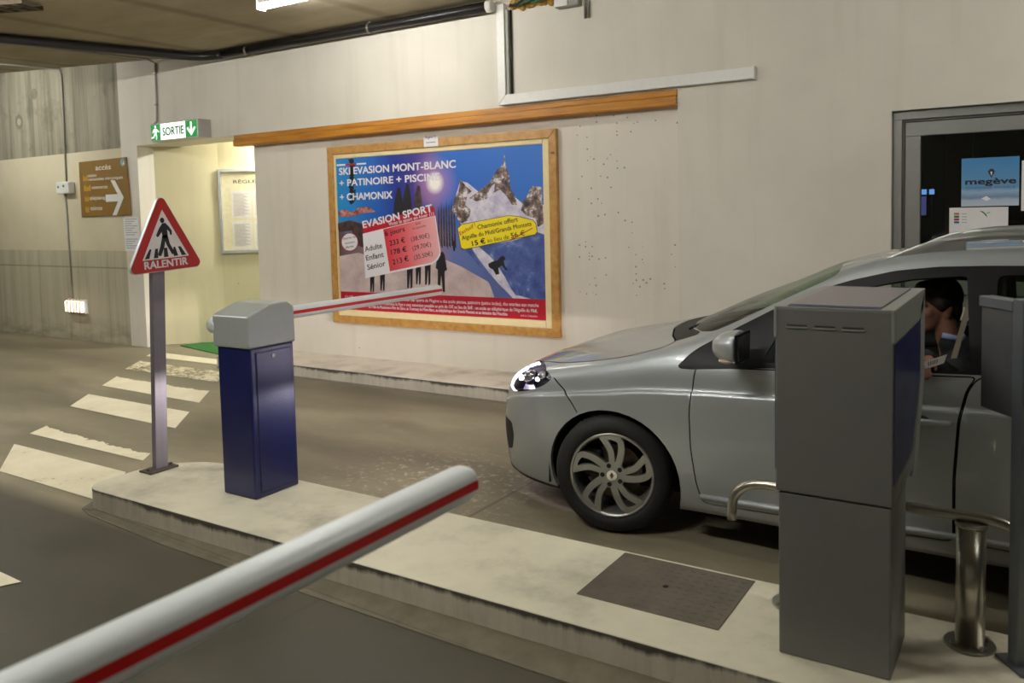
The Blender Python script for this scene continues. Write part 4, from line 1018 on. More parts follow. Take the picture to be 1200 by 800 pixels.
# ------------------------------------------------------------------ the silver car
YC = 4.80
def paint_mat_car():
    M, t_, bs = nodes('silver_car_paint'); v = coords(t_)
    fl = noise(t_, v, 900, 1)
    L(t_, ramp(t_, fl, [(.3, (160, 165, 166)), (.7, (182, 187, 188))]), bs.inputs['Base Color'])
    bs.inputs['Metallic'].default_value = .5; bs.inputs['Roughness'].default_value = .42
    bs.inputs['Coat Weight'].default_value = 1.0; bs.inputs['Coat Roughness'].default_value = .02; return M
M_paint = paint_mat_car()
M_lining = plain('dark_cabin_lining', (30, 29, 28), .8); M_trim = plain('black_car_trim', (13, 13, 14), .5, spec=.25)
M_rough = plain('black_car_plastic', (26, 26, 26), .6, bmp=.2); M_seat = plain('dark_seat_cloth', (34, 33, 32), .85, bmp=.3)
M_tyre = plain('tyre_rubber', (22, 22, 21), .75, var=.15, bmp=.2); M_alloy = plain('alloy_silver', (172, 172, 168), .35, .8, .04)
M_chrome = plain('chrome', (220, 220, 222), .12, 1.0, .02); M_disc = plain('brake_disc', (96, 84, 72), .5, .6, .2)
M_wsg = glass('windscreen_glass', (198, 214, 198), .8); M_sdg = glass('side_glass', (196, 208, 196), .75); M_lens = glass('lamp_lens', (244, 244, 248), .9)
M_ind = plain('indicator_lens', (196, 176, 158), .2, .2, .05)
# body sections: x, then nine (half width, height) points from the sill up to the centre line
ST_ = [
 (-2.835, [(.16, .30), (.20, .32), (.23, .38), (.25, .43), (.24, .49), (.22, .54), (.17, .56), (.09, .57), (0, .57)]),
 (-2.805, [(.40, .22), (.45, .24), (.48, .32), (.50, .42), (.49, .52), (.44, .60), (.36, .63), (.19, .645), (0, .65)]),
 (-2.74, [(.54, .175), (.60, .19), (.63, .31), (.645, .43), (.635, .56), (.58, .66), (.48, .70), (.26, .72), (0, .73)]),
 (-2.64, [(.62, .16), (.69, .175), (.725, .30), (.745, .45), (.74, .61), (.695, .73), (.58, .775), (.31, .80), (0, .81)]),
 (-2.50, [(.68, .15), (.765, .165), (.805, .30), (.83, .47), (.83, .65), (.79, .775), (.68, .825), (.36, .855), (0, .865)]),
 (-2.28, [(.72, .15), (.82, .16), (.862, .30), (.885, .50), (.888, .69), (.852, .815), (.755, .865), (.40, .92), (0, .94)]),
 (-1.95, [(.72, .15), (.83, .16), (.885, .30), (.905, .50), (.905, .735), (.872, .865), (.785, .925), (.42, .985), (0, 1.005)]),
 (-1.72, [(.72, .16), (.83, .17), (.885, .30), (.90, .50), (.905, .765), (.872, .91), (.785, .982), (.42, 1.035), (0, 1.055)]),
 (-1.58, [(.72, .165), (.835, .175), (.885, .30), (.90, .50), (.908, .775), (.872, .93), (.782, 1.018), (.42, 1.085), (0, 1.115)]),
 (-1.40, [(.72, .17), (.84, .18), (.885, .30), (.90, .50), (.908, .785), (.872, .945), (.745, 1.08), (.42, 1.165), (0, 1.200)]),
 (-1.15, [(.72, .17), (.845, .18), (.885, .30), (.90, .50), (.908, .795), (.872, .958), (.690, 1.205), (.40, 1.272), (0, 1.300)]),
 (-0.90, [(.72, .17), (.845, .18), (.885, .30), (.90, .50), (.908, .805), (.872, .968), (.638, 1.325), (.38, 1.385), (0, 1.408)]),
 (-0.70, [(.72, .17), (.845, .18), (.885, .30), (.90, .50), (.908, .812), (.872, .975), (.607, 1.398), (.37, 1.445), (0, 1.463)]),
 (-0.40, [(.72, .17), (.845, .18), (.885, .30), (.90, .50), (.908, .82), (.872, .985), (.588, 1.446), (.36, 1.487), (0, 1.503)]),
 (0.10, [(.72, .17), (.845, .18), (.885, .30), (.90, .50), (.908, .83), (.872, .997), (.580, 1.467), (.35, 1.508), (0, 1.524)]),
 (0.70, [(.72, .17), (.845, .18), (.888, .30), (.905, .50), (.910, .84), (.872, 1.01), (.575, 1.455), (.35, 1.497), (0, 1.513)]),
 (1.20, [(.70, .18), (.82, .19), (.875, .32), (.895, .52), (.895, .85), (.850, 1.025), (.560, 1.405), (.34, 1.452), (0, 1.468)]),
 (1.50, [(.66, .22), (.77, .23), (.83, .36), (.855, .54), (.855, .86), (.80, 1.03), (.545, 1.32), (.33, 1.375), (0, 1.392)]),
 (1.66, [(.56, .28), (.66, .29), (.73, .40), (.765, .56), (.765, .86), (.71, 1.02), (.50, 1.16), (.30, 1.20), (0, 1.215)]),
 (1.73, [(.36, .36), (.44, .37), (.50, .45), (.53, .58), (.53, .80), (.48, .90), (.34, .96), (.20, .98), (0, .985)]),
]
def pchip(xs, ys):
    n = len(xs); h = [xs[i + 1] - xs[i] for i in range(n - 1)]; d = [(ys[i + 1] - ys[i]) / h[i] for i in range(n - 1)]
    m_ = [0] * n; m_[0], m_[-1] = d[0], d[-1]
    for i in range(1, n - 1):
        if d[i - 1] * d[i] > 0:
            w1, w2 = 2 * h[i] + h[i - 1], h[i] + 2 * h[i - 1]; m_[i] = (w1 + w2) / (w1 / d[i - 1] + w2 / d[i])
    def f(x):
        i = 0
        while i < n - 2 and x > xs[i + 1]: i += 1
        t_ = (x - xs[i]) / h[i]; t2, t3 = t_ * t_, t_ ** 3
        return (2 * t3 - 3 * t2 + 1) * ys[i] + (t3 - 2 * t2 + t_) * h[i] * m_[i] + (-2 * t3 + 3 * t2) * ys[i + 1] + (t3 - t2) * h[i] * m_[i + 1]
    return f
def catmull(P, seg):
    out = []
    for i in range(len(P) - 1):
        p0 = P[i - 1] if i else P[0] * 2 - P[1]; p1, p2 = P[i], P[i + 1]; p3 = P[i + 2] if i + 2 < len(P) else Vector((-P[i].x, P[i].y))
        for k in range(seg[i]):
            t_ = k / seg[i]
            out.append(.5 * (2 * p1 + (p2 - p0) * t_ + (2 * p0 - 5 * p1 + 4 * p2 - p3) * t_ * t_ + (3 * p1 - p0 - 3 * p2 + p3) * t_ ** 3))
    out.append(P[-1]); return out
for x_, P_ in ST_:      # sharp shoulder crease along the doors
    k_ = max(0.0, min(1.0, (x_ + 2.45) / .7)); (v4, z4), (v5, z5) = P_[4], P_[5]
    P_.insert(5, ((v4 + .22 * (v5 - v4)) * (1 - k_) + (v4 - .017) * k_, (z4 + .22 * (z5 - z4)) * (1 - k_) + (z4 + .027) * k_))
xs = [s[0] for s in ST_]
CV = [(pchip(xs, [s[1][k][0] for s in ST_]), pchip(xs, [s[1][k][1] for s in ST_])) for k in range(10)]
def half_shell():
    grid = []; X_ = []
    x = -2.835
    while x < 1.73: X_.append(x); x += .012 if x < -2.6 else (.03 if x < -.4 else .06)
    X_.append(1.73)
    for x in X_:
        P = [Vector((CV[k][0](x), CV[k][1](x))) for k in range(10)]
        grid.append([(x, p.x, p.y) for p in catmull(P, [2, 3, 4, 5, 3, 5, 6, 5, 5])])
    bm = bmesh.new(); V = [[bm.verts.new((x, -max(v, 0), z)) for x, v, z in row_] for row_ in grid]   # y = -v : near side
    for a, c in zip(V, V[1:]):
        for k in range(len(a) - 1):
            f = bm.faces.new((a[k], c[k], c[k + 1], a[k + 1])); f.smooth = True
    # nose and tail caps
    for row_, rev in ((V[0], False), (V[-1], True)):
        try: bm.faces.new(row_ if rev else row_[::-1])
        except ValueError: pass
    bmesh.ops.remove_doubles(bm, verts=bm.verts, dist=.0004)
    bmesh.ops.recalc_face_normals(bm, faces=bm.faces); return bm
def inside(poly, u, v):
    c = False; n = len(poly)
    for i in range(n):
        (x0, y0_), (x1, y1_) = poly[i], poly[i - 1]
        if (y0_ > v) != (y1_ > v) and u < (x1 - x0) * (v - y0_) / (y1_ - y0_) + x0: c = not c
    return c
def rounded(poly, r, n=4):
    out = []; N_ = len(poly)
    for i in range(N_):
        a, p, c = Vector(poly[i - 1]), Vector(poly[i]), Vector(poly[(i + 1) % N_])
        ra = min(r, (a - p).length * .45, (c - p).length * .45)
        s_, e_ = p + (a - p).normalized() * ra, p + (c - p).normalized() * ra
        for k in range(n + 1):
            t_ = k / n; q_ = s_ * (1 - t_) ** 2 + p * 2 * t_ * (1 - t_) + e_ * t_ * t_; out.append((q_.x, q_.y))
    return out
def inset(poly, d):
    N_ = len(poly); out = []
    area = sum(poly[i - 1][0] * poly[i][1] - poly[i][0] * poly[i - 1][1] for i in range(N_)); s_ = 1 if area > 0 else -1
    for i in range(N_):
        a, p, c = Vector(poly[i - 1]), Vector(poly[i]), Vector(poly[(i + 1) % N_])
        n1 = (p - a).orthogonal().normalized() * s_; n2 = (c - p).orthogonal().normalized() * s_
        b_ = (n1 + n2); b_ = b_.normalized() * min(2, 1 / max(.5, b_.length / 2)) if b_.length > 1e-6 else n1
        q_ = p + b_ * d; out.append((q_.x, q_.y))
    return out
AX = {'s': (0, 2), 't': (0, 1), 'f': (1, 2)}
def cut(bm, poly, view, ok):
    """cut the shell along a closed outline seen from the side / top / front; return faces inside"""
    i, j = AX[view]; us = [p[0] for p in poly]; vs = [p[1] for p in poly]
    box_ = (min(us) - .03, max(us) + .03, min(vs) - .03, max(vs) + .03)
    def near(f):
        return any(box_[0] <= v.co[i] <= box_[1] and box_[2] <= v.co[j] <= box_[3] for v in f.verts) and ok(f.calc_center_median(), f.normal)
    n = len(poly)
    for k in range(n):
        a, c = poly[k], poly[(k + 1) % n]
        d = Vector((c[0] - a[0], c[1] - a[1]))
        if d.length < 1e-5: continue
        nn = Vector((0, 0, 0)); nn[i], nn[j] = d.y, -d.x
        co = Vector((0, 0, 0)); co[i], co[j] = a
        lo = (min(a[0], c[0]) - .015, max(a[0], c[0]) + .015, min(a[1], c[1]) - .015, max(a[1], c[1]) + .015)
        fs = []
        for f in bm.faces:
            u_ = [v.co[i] for v in f.verts]; v_ = [v.co[j] for v in f.verts]
            if max(u_) >= lo[0] and min(u_) <= lo[1] and max(v_) >= lo[2] and min(v_) <= lo[3] and ok(f.calc_center_median(), f.normal): fs.append(f)
        ge = set(fs)
        for f in fs: ge.update(f.edges); ge.update(f.verts)
        bmesh.ops.bisect_plane(bm, geom=list(ge), plane_co=co, plane_no=nn.normalized(), dist=1e-6)
    out = []
    for f in bm.faces:
        c_ = f.calc_center_median()
        if ok(c_, f.normal) and inside(poly, c_[i], c_[j]): out.append(f)
    return out
def split(bm, faces):
    nb = bmesh.new(); mp = {}
    for f in faces:
        vs = []
        for v in f.verts:
            if v not in mp: mp[v] = nb.verts.new(v.co)
            vs.append(mp[v])
        g_ = nb.faces.new(vs); g_.smooth = True
    bmesh.ops.delete(bm, geom=faces, context='FACES'); bmesh.ops.dissolve_degenerate(nb, dist=.0006, edges=nb.edges[:]); return nb
SIDE = lambda c_, n_: c_.y < -.40
TOP = lambda c_, n_: c_.z > .60

car = thing('estate_car', (-.55, YC, 0), 'silver estate car with roof rails at the ticket terminal', 'car')
from mathutils.bvhtree import BVHTree
def emit(bm, name, parent=car, mats=(None,), sides='both', thick=.0, off=0.0, **props):
    """place a half-shell piece on the near side, far side or both (one mesh when both); normals come from the uncut shell"""
    def nrm(co):
        loc, fn, fi, d_ = BV.find_nearest(co)
        if fi is None: return Vector((0, -1, 0))
        n_ = Vector((0, 0, 0))
        for vi in SF[fi]: n_ += SN[vi] / ((SV[vi] - loc).length + 1e-5)
        return n_.normalized()
    base = {v: nrm(v.co) for v in bm.verts}
    def mk(parts, nm):
        b_ = B(); LN = []
        for sg_ in parts:
            mp = {}; mn = {}; ins = {}
            for v in bm.verts:
                n_ = base[v]; n_ = Vector((n_.x, n_.y * sg_, n_.z)); co = Vector((v.co.x, YC + sg_ * v.co.y, v.co.z))
                mp[v] = b_.bm.verts.new(co); mn[v] = n_
                if thick: ins[v] = b_.bm.verts.new(co - n_ * thick)
            for f in bm.faces:
                vs = list(f.verts)
                if sg_ < 0: vs = vs[::-1]
                try: nf = b_.bm.faces.new([mp[v] for v in vs])
                except ValueError: continue
                nf.smooth = True; nf.material_index = f.material_index; LN.append([mn[v] for v in vs])
                if thick:
                    vs = vs[::-1]; nf = b_.bm.faces.new([ins[v] for v in vs]); nf.smooth = True; nf.material_index = len(mats) - 1; LN.append([-mn[v] for v in vs])
            if thick:
                for ed in bm.edges:
                    if len(ed.link_faces) == 1 and not all(abs(v.co.y) < .002 for v in ed.verts):
                        p, q_ = ed.verts
                        try: nf = b_.bm.faces.new((mp[p], mp[q_], ins[q_], ins[p]))
                        except ValueError: continue
                        nf.normal_update(); n_ = nf.normal.copy(); nf.material_index = 0; LN.append([n_] * 4)
        b_.mats = [x for x in mats]
        o_ = b_.build(nm, parent, **props)
        o_.data.normals_split_custom_set([tuple(n_) for l_ in LN for n_ in l_])
        return o_
    if sides == 'both': return mk((1, -1), name)
    return [mk((1,), name), mk((-1,), name)]

S = half_shell()
S.normal_update(); S.verts.index_update(); S.faces.index_update()
SV = [v.co.copy() for v in S.verts]; SN = [v.normal.copy() for v in S.verts]; SF = [[v.index for v in f.verts] for f in S.faces]
for i_, v_ in enumerate(SV):
    if abs(v_.y) < .002: SN[i_] = Vector((SN[i_].x, 0, SN[i_].z)).normalized()
BV = BVHTree.FromPolygons(SV, SF)
WX, WZ, WR = -1.905, .312, .316
WX2 = .80
for wx in (WX, WX2):
    arch = ring(wx - .012, .30, .385, .362, 40)
    dl = cut(S, arch, 's', lambda c_, n_: c_.y < -.35); split(S, dl).free()
DLO = [(-1.545, .924), (-1.49, .985), (-1.445, 1.02), (-1.33, 1.088), (-1.10, 1.218), (-.91, 1.308), (-.766, 1.356), (-.58, 1.402), (-.403, 1.423), (-.208, 1.430), (.10, 1.434), (.55, 1.425), (.95, 1.385), (1.22, 1.30), (1.38, 1.17), (1.36, 1.09), (1.22, 1.045), (.7, 1.022), (.1, 1.002), (-.4, .984), (-1.1, .948), (-1.48, .912), (-1.53, .912)]
dlo = split(S, cut(S, rounded(DLO, .02, 3), 's', lambda c_, n_: c_.y < -.50 and c_.z > .85))
ok_d = lambda c_, n_: True
W1 = rounded([(-1.13, .972), (-1.02, 1.195), (-.86, 1.275), (-.70, 1.325), (-.50, 1.368), (-.32, 1.383), (-.285, 1.384), (-.255, 1.00)], .035)
W2 = rounded([(-.17, 1.006), (-.17, 1.392), (.10, 1.398), (.50, 1.388), (.66, 1.372), (.80, 1.05)], .035)
W3 = rounded([(.90, 1.065), (.80, 1.335), (.95, 1.315), (1.14, 1.24), (1.27, 1.14), (1.22, 1.09)], .03)
w1 = split(dlo, cut(dlo, W1, 's', ok_d)); w2 = split(dlo, cut(dlo, W2, 's', ok_d)); w3 = split(dlo, cut(dlo, W3, 's', ok_d))
D1 = rounded([(-1.545, .922), (-1.43, .93), (-.225, .985), (-.262, .93), (-.292, .80), (-.308, .55), (-.308, .262), (-1.42, .236), (-1.45, .34), (-1.475, .52), (-1.478, .70), (-1.458, .88), (-1.45, .918)][1:], .035, 4)
D2 = rounded([(-.2245, .985), (.66, 1.012), (.62, .80), (.50, .62), (.37, .45), (.30, .262), (-.3075, .262), (-.3075, .55), (-.2915, .80), (-.2615, .93)], .035, 4)
doors = []
gaps = []
for D in (D1, D2):
    reg = cut(S, D, 's', lambda c_, n_: c_.y < -.6 and c_.z < 1.04); reg = split(S, reg)
    inner = split(reg, cut(reg, inset(D, .006), 's', ok_d)); doors.append(inner); gaps.append(reg)
HD = [(-2.70, -.02), (-2.69, -.30), (-2.60, -.52), (-2.47, -.665), (-2.27, -.775), (-2.05, -.812), (-1.82, -.818), (-1.66, -.80), (-1.60, -.735), (-1.68, -.58), (-1.78, -.30), (-1.82, .02)]
reg = split(S, cut(S, rounded(HD, .04), 't', TOP)); hood = split(reg, cut(reg, inset(rounded(HD, .04), .011), 't', ok_d)); gaps.append(reg)
# the inset must not leave a gap along the centre line
bmesh.ops.delete(gaps[-1], geom=[f for f in gaps[-1].faces if f.calc_center_median().y > -.008 and -2.68 < f.calc_center_median().x < -1.83], context='FACES')
WS = [(-1.67, .02), (-1.645, -.30), (-1.575, -.55), (-1.49, -.68), (-1.42, -.722), (-1.15, -.668), (-.92, -.618), (-.83, -.585), (-.865, -.35), (-.885, .02)]
ws = split(S, cut(S, rounded(WS, .03), 't', lambda c_, n_: c_.z > .95))
CW = [(-1.825, .02), (-1.785, -.30), (-1.685, -.58), (-1.605, -.73), (-1.50, -.715), (-1.495, -.68), (-1.58, -.55), (-1.65, -.30), (-1.675, .02)]
cowl = split(S, cut(S, CW, 't', lambda c_, n_: c_.z > .95))
HL = rounded([(-2.705, .69), (-2.66, .755), (-2.56, .815), (-2.45, .845), (-2.36, .84), (-2.275, .795), (-2.34, .745), (-2.46, .700), (-2.60, .668)], .03)
lens = split(S, cut(S, HL, 's', lambda c_, n_: c_.y < -.42))
FG = rounded([(-2.74, .50), (-2.615, .485), (-2.60, .41), (-2.635, .32), (-2.71, .295)], .025)
fog = split(S, cut(S, FG, 's', lambda c_, n_: c_.y < -.42))
BL = [(-2.9, .145), (-2.9, .275), (-2.75, .215), (-2.62, .185), (-2.2, .175), (-2.2, .10), (-2.9, .10)]
skirt = split(S, cut(S, BL, 's', lambda c_, n_: c_.x < -2.2))
GR = rounded([(-.02 + .04, .26), (-.42, .27), (-.50, .33), (-.46, .42), (.02, .43)], .02)
gr = split(S, cut(S, GR, 'f', lambda c_, n_: c_.x < -2.6)); 
GR2 = [(.02, .555), (-.20, .56), (-.44, .60), (-.46, .625), (-.2, .595), (.02, .585)]
gr2 = split(S, cut(S, GR2, 'f', lambda c_, n_: c_.x < -2.6))
# bumper seam
BS = [(-2.275, .797), (-2.262, .797), (-2.195, .745), (-2.135, .675), (-2.105, .63), (-2.112, .627), (-2.142, .67), (-2.202, .74)]
gaps.append(split(S, cut(S, BS, 's', lambda c_, n_: c_.y < -.6)))
TLP = rounded([(1.50, .84), (1.46, 1.04), (1.60, 1.10), (1.72, .98), (1.72, .84)], .03)
tail = split(S, cut(S, TLP, 's', lambda c_, n_: c_.x > 1.3))
RW = rounded([(1.30, .05), (1.32, -.30), (1.36, -.46), (1.56, -.46), (1.64, -.36), (1.65, .05)], .03)
rw = split(S, cut(S, RW, 't', lambda c_, n_: c_.z > 1.0))

bmesh.ops.dissolve_degenerate(S, dist=.0006, edges=S.edges[:])
emit(S, 'body', mats=(M_paint, M_lining), thick=.02)
emit(hood, 'bonnet', mats=(M_paint, M_lining), thick=.008)
emit(cowl, 'wiper_cowl', mats=(M_rough, M_lining), thick=.01, label='black wiper cowl')
emit(ws, 'windscreen', mats=(M_wsg,))
emit(rw, 'rear_window', mats=(M_sdg,))
gb = bmesh.new()
for g_ in gaps:
    me_ = bpy.data.meshes.new('tmp'); g_.to_mesh(me_); gb.from_mesh(me_); bpy.data.meshes.remove(me_)
bmesh.ops.recalc_face_normals(gb, faces=gb.faces); gb.normal_update()
for v in gb.verts:
    n_ = v.normal if v.normal.y < .2 else -v.normal
    v.co = v.co - n_ * .004
emit(gb, 'panel_gaps', mats=(plain('gap_dark', (8, 8, 8), .9, spec=.1),), thick=.0, label='dark gaps between panels')
for nm, d_ in (('front_door', doors[0]), ('rear_door', doors[1])): emit(d_, nm, mats=(M_paint, M_lining), thick=.02, sides='each')
emit(dlo, 'window_surround', mats=(M_trim, M_lining), thick=.012, sides='each', label='black window surround')
far_w1 = emit(w1, 'front_side_window', mats=(M_sdg,), sides='each')[1]; bpy.data.objects.remove(bpy.data.objects['front_side_window'])
bmesh.ops.delete(w1, geom=[f for f in w1.faces if f.calc_center_median().z > 1.0 + .03 * f.calc_center_median().x + .018], context='FACES')
bpy.data.objects[far_w1.name].name = 'front_side_window'
low_ = B()
for f in w1.faces: low_.m(M_sdg).face([(v.co.x, YC + v.co.y, v.co.z) for v in f.verts], True)
low_.build('wound_down_window', car, label='top edge of the wound down window')
emit(w2, 'rear_side_window', mats=(M_sdg,), sides='each'); emit(w3, 'quarter_window', mats=(M_sdg,), sides='each')
emit(skirt, 'bumper_skirt', mats=(M_rough, M_lining), thick=.01, sides='each', label='black lower bumper edge')
emit(gr, 'lower_grille', mats=(M_trim, M_lining), thick=.01); emit(gr2, 'upper_grille', mats=(M_trim, M_lining), thick=.01)
emit(tail, 'tail_lamp', mats=(plain('tail_lens', (150, 14, 16), .15, coat=.5),), sides='each')
HLs = emit(lens, 'headlamp', mats=(M_lens,), sides='each'); FGs = emit(fog, 'fog_lamp_surround', mats=(M_rough, M_lining), thick=.01, sides='each')
for sg_, ob in ((1, HLs[0]), (-1, HLs[1])):
    y = lambda v: YC - sg_ * v
    b = B(); b.m(plain('lamp_housing', (40, 39, 43), .4, .3))
    b.prism([(-2.60, y(.66), .66), (-2.28, y(.80), .72), (-2.24, y(.70), .80), (-2.45, y(.62), .835), (-2.60, y(.55), .77)], (.10, 0, -.0)); 
    b.m(M_chrome); b.sphere((-2.52, y(.69), .745), (.05, .05, .045), 18, 12); b.sphere((-2.40, y(.755), .775), (.035, .03, .03), 16, 10); b.sphere((-2.32, y(.80), .785), (.028, .02, .02), 14, 10)
    b.build('reflector', ob)
    b = B(); b.m(glow('lit_headlamp', (240, 228, 255), 500)).sphere((-2.60, y(.675), .735), (.012, .016, .015), 14, 10); b.build('bulb', ob); b = B(); b.m(glow('side_light', (240, 235, 255), 6)).sphere((-2.435, y(.765), .755), (.014, .012, .012), 12, 8); b.build('side_light', ob)
    l = bpy.data.lights.new('headlight_beam', 'SPOT'); l.energy = HEAD_W; l.spot_size = math.radians(150); l.spot_blend = .6; l.shadow_soft_size = .03; l.color = (1.0, .92, .93)
    l.use_nodes = True; t_ = l.node_tree; em = [n for n in t_.nodes if n.type == 'EMISSION'][0]      # dipped beam: sharp cut-off at the horizon, fading towards the ground
    tc = N(t_, 'ShaderNodeTexCoord'); sp_ = N(t_, 'ShaderNodeSeparateXYZ'); L(t_, tc.outputs['Normal'], sp_.inputs[0]); up_ = sp_.outputs[1]
    lowr = mth(t_, 'MULTIPLY', mth(t_, 'MAXIMUM', mth(t_, 'MULTIPLY', up_, -1.0), 0.0), 7.0)
    fac = mth(t_, 'DIVIDE', ramp(t_, mth(t_, 'MULTIPLY_ADD', up_, -20.0, .3), [(0, g(.02)), (1, g(1))]), mth(t_, 'MULTIPLY_ADD', mth(t_, 'MULTIPLY', lowr, lowr), 1.0, 1.0))
    sx_ = mth(t_, 'MULTIPLY', sp_.outputs[0], 2.5); sx2 = mth(t_, 'MULTIPLY', sx_, sx_)
    L(t_, mth(t_, 'DIVIDE', mth(t_, 'MULTIPLY', fac, 3.0), mth(t_, 'MULTIPLY_ADD', sx2, sx2, 1.0)), em.inputs['Strength'])
    lo = bpy.data.objects.new('headlight_beam', l); C.objects.link(lo); lo.parent = car
    p_ = Vector((-2.70, y(.665), .735)); lo.location = p_ - wloc(car)
    lo.rotation_euler = Matrix(((0, 0, 1), (-1, 0, 0), (0, 1, 0))).transposed().to_euler() if False else Matrix(((0, 0, 1), (1, 0, 0), (0, 1, 0))).to_euler()
    b = B(); b.m(M_chrome).cyl((-2.665, y(.700), .385), (-2.65, y(.67), .385), .036, n=20); b.m(M_lens).sphere((-2.672, y(.702), .385), (.014, .02, .033), 14, 10)
    b.build('fog_lamp', FGs[0 if sg_ > 0 else 1])

# mirrors, handles, rails, wipers
def side_mirror(sg_):
    y = lambda v: YC - sg_ * v
    t_ = B(); t_.m(M_paint)
    bmx = bmesh.new(); bmesh.ops.create_uvsphere(bmx, u_segments=28, v_segments=18, radius=1)
    for v in bmx.verts:
        a = v.co.copy(); xx = a.x * .125 if a.x < 0 else a.x * .012
        k = 1.0 if a.x < 0 else 1.0
        v.co = Vector((-1.185 + xx, 1.01 + math.copysign(abs(a.y) ** .8, a.y) * .115, 1.066 + math.copysign(abs(a.z) ** .8, a.z) * .078 + (.02 * a.y if a.y < 0 else 0)))
        v.co = Vector((v.co.x, y(v.co.y), v.co.z))
    for f in bmx.faces: f.smooth = True
    t_.add(bmx); r = t_.build('door_mirror', car)
    b = B(); b.m(M_trim).box(-1.178, -1.168, min(y(.905), y(1.115)), max(y(.905), y(1.115)), .998, 1.134, bev=.004); b.m(M_chrome).box(-1.17, -1.1645, min(y(.92), y(1.10)), max(y(.92), y(1.10)), 1.012, 1.12, bev=.002); b.build('mirror_glass', r)
    b = B(); b.m(M_trim).prism([(-1.36, y(.845), .985), (-1.24, y(.845), .985), (-1.24, y(.93), 1.0), (-1.28, y(.93), 1.0)], (0, 0, .03), bev=.008); b.build('arm', r)
    b = B(); b.m(M_ind).sphere((-1.225, y(1.06), 1.006), (.045, .05, .014), 16, 10); b.build('indicator', r)
    for d_, xh in (('front', -.40), ('rear', .56)):
        zh = .784 if d_ == 'front' else .80
        vv = CV[4][0](xh) + .004
        b = B(); b.m(M_paint).tube([(xh - .085, y(vv + .002), zh - .004), (xh - .07, y(vv + .022), zh), (xh, y(vv + .030), zh + .002), (xh + .07, y(vv + .022), zh + .004), (xh + .085, y(vv + .002), zh + .004)], [.010, .013, .014, .013, .010], 12)
        b.m(M_blk).sphere((xh - .035, y(vv - .004), zh), (.035, .012, .022), 14, 10); b.build('door_handle', car)
    b = B(); b.m(M_paint).prism([(-1.50, y(.872), .255), (-.30, y(.878), .275), (-.30, y(.915), .285), (-.30, y(.902), .315), (-1.46, y(.896), .300), (-1.49, y(.910), .268)][0:6], (0, 0, 0.0)) if False else None
    b.m(M_chrome if False else M_paint).tube([(-1.43, y(.880), .275), (-1.0, y(.890), .282), (-.32, y(.892), .292), (.28, y(.892), .30)], .014, 10); b.build('sill_moulding', car)
    # roof rail
    b = B(); b.m(M_alloy)
    def rp(x, dz): return (x, y(CV[7][0](x) - .075), (CV[7][1](x) + .024) + dz)
    pts = [rp(-.46, .050), rp(-.36, .066), rp(-.22, .074), rp(.1, .076), rp(.5, .076), rp(.80, .068), rp(.98, .048)]
    b.tube(pts, [.010, .016, .017, .017, .017, .016, .010], 14)
    for xa, xb in ((-.69, -.30), (.80, 1.16)):
        P = []; n_ = 12
        for i in range(n_ + 1):
            f_ = i / n_; x = xa + (xb - xa) * f_; k_ = f_ if xa < 0 else 1 - f_
            P.append(rp(x, .002 + .082 * math.sin(k_ * PI / 2) ** 1.15))
        Q = [rp(xa + (xb - xa) * i / n_, -.022) for i in range(n_, -1, -1)]
        Q[0 if xa < 0 else -1] = rp(xb - .10 if xa < 0 else xa + .10, -.022) if False else Q[0 if xa < 0 else -1]
        b.prism([(p[0], p[1] - .014, p[2]) for p in P + Q], (0, .028, 0), bev=.006)
    b.build('roof_rail', car)
for sg_ in (1, -1): side_mirror(sg_)
b = B(); b.m(M_trim)
for v0, v1 in ((.55, -.02), (-.05, -.62)):
    x0 = -1.60 if v0 > 0 else -1.64
    b.tube([(x0, YC - v0, 1.045 + .02), (x0 + .02, YC - (v0 + v1) / 2, 1.085), (x0 + .06, YC - v1, 1.09)], .007, 8)
b.build('wipers', car)
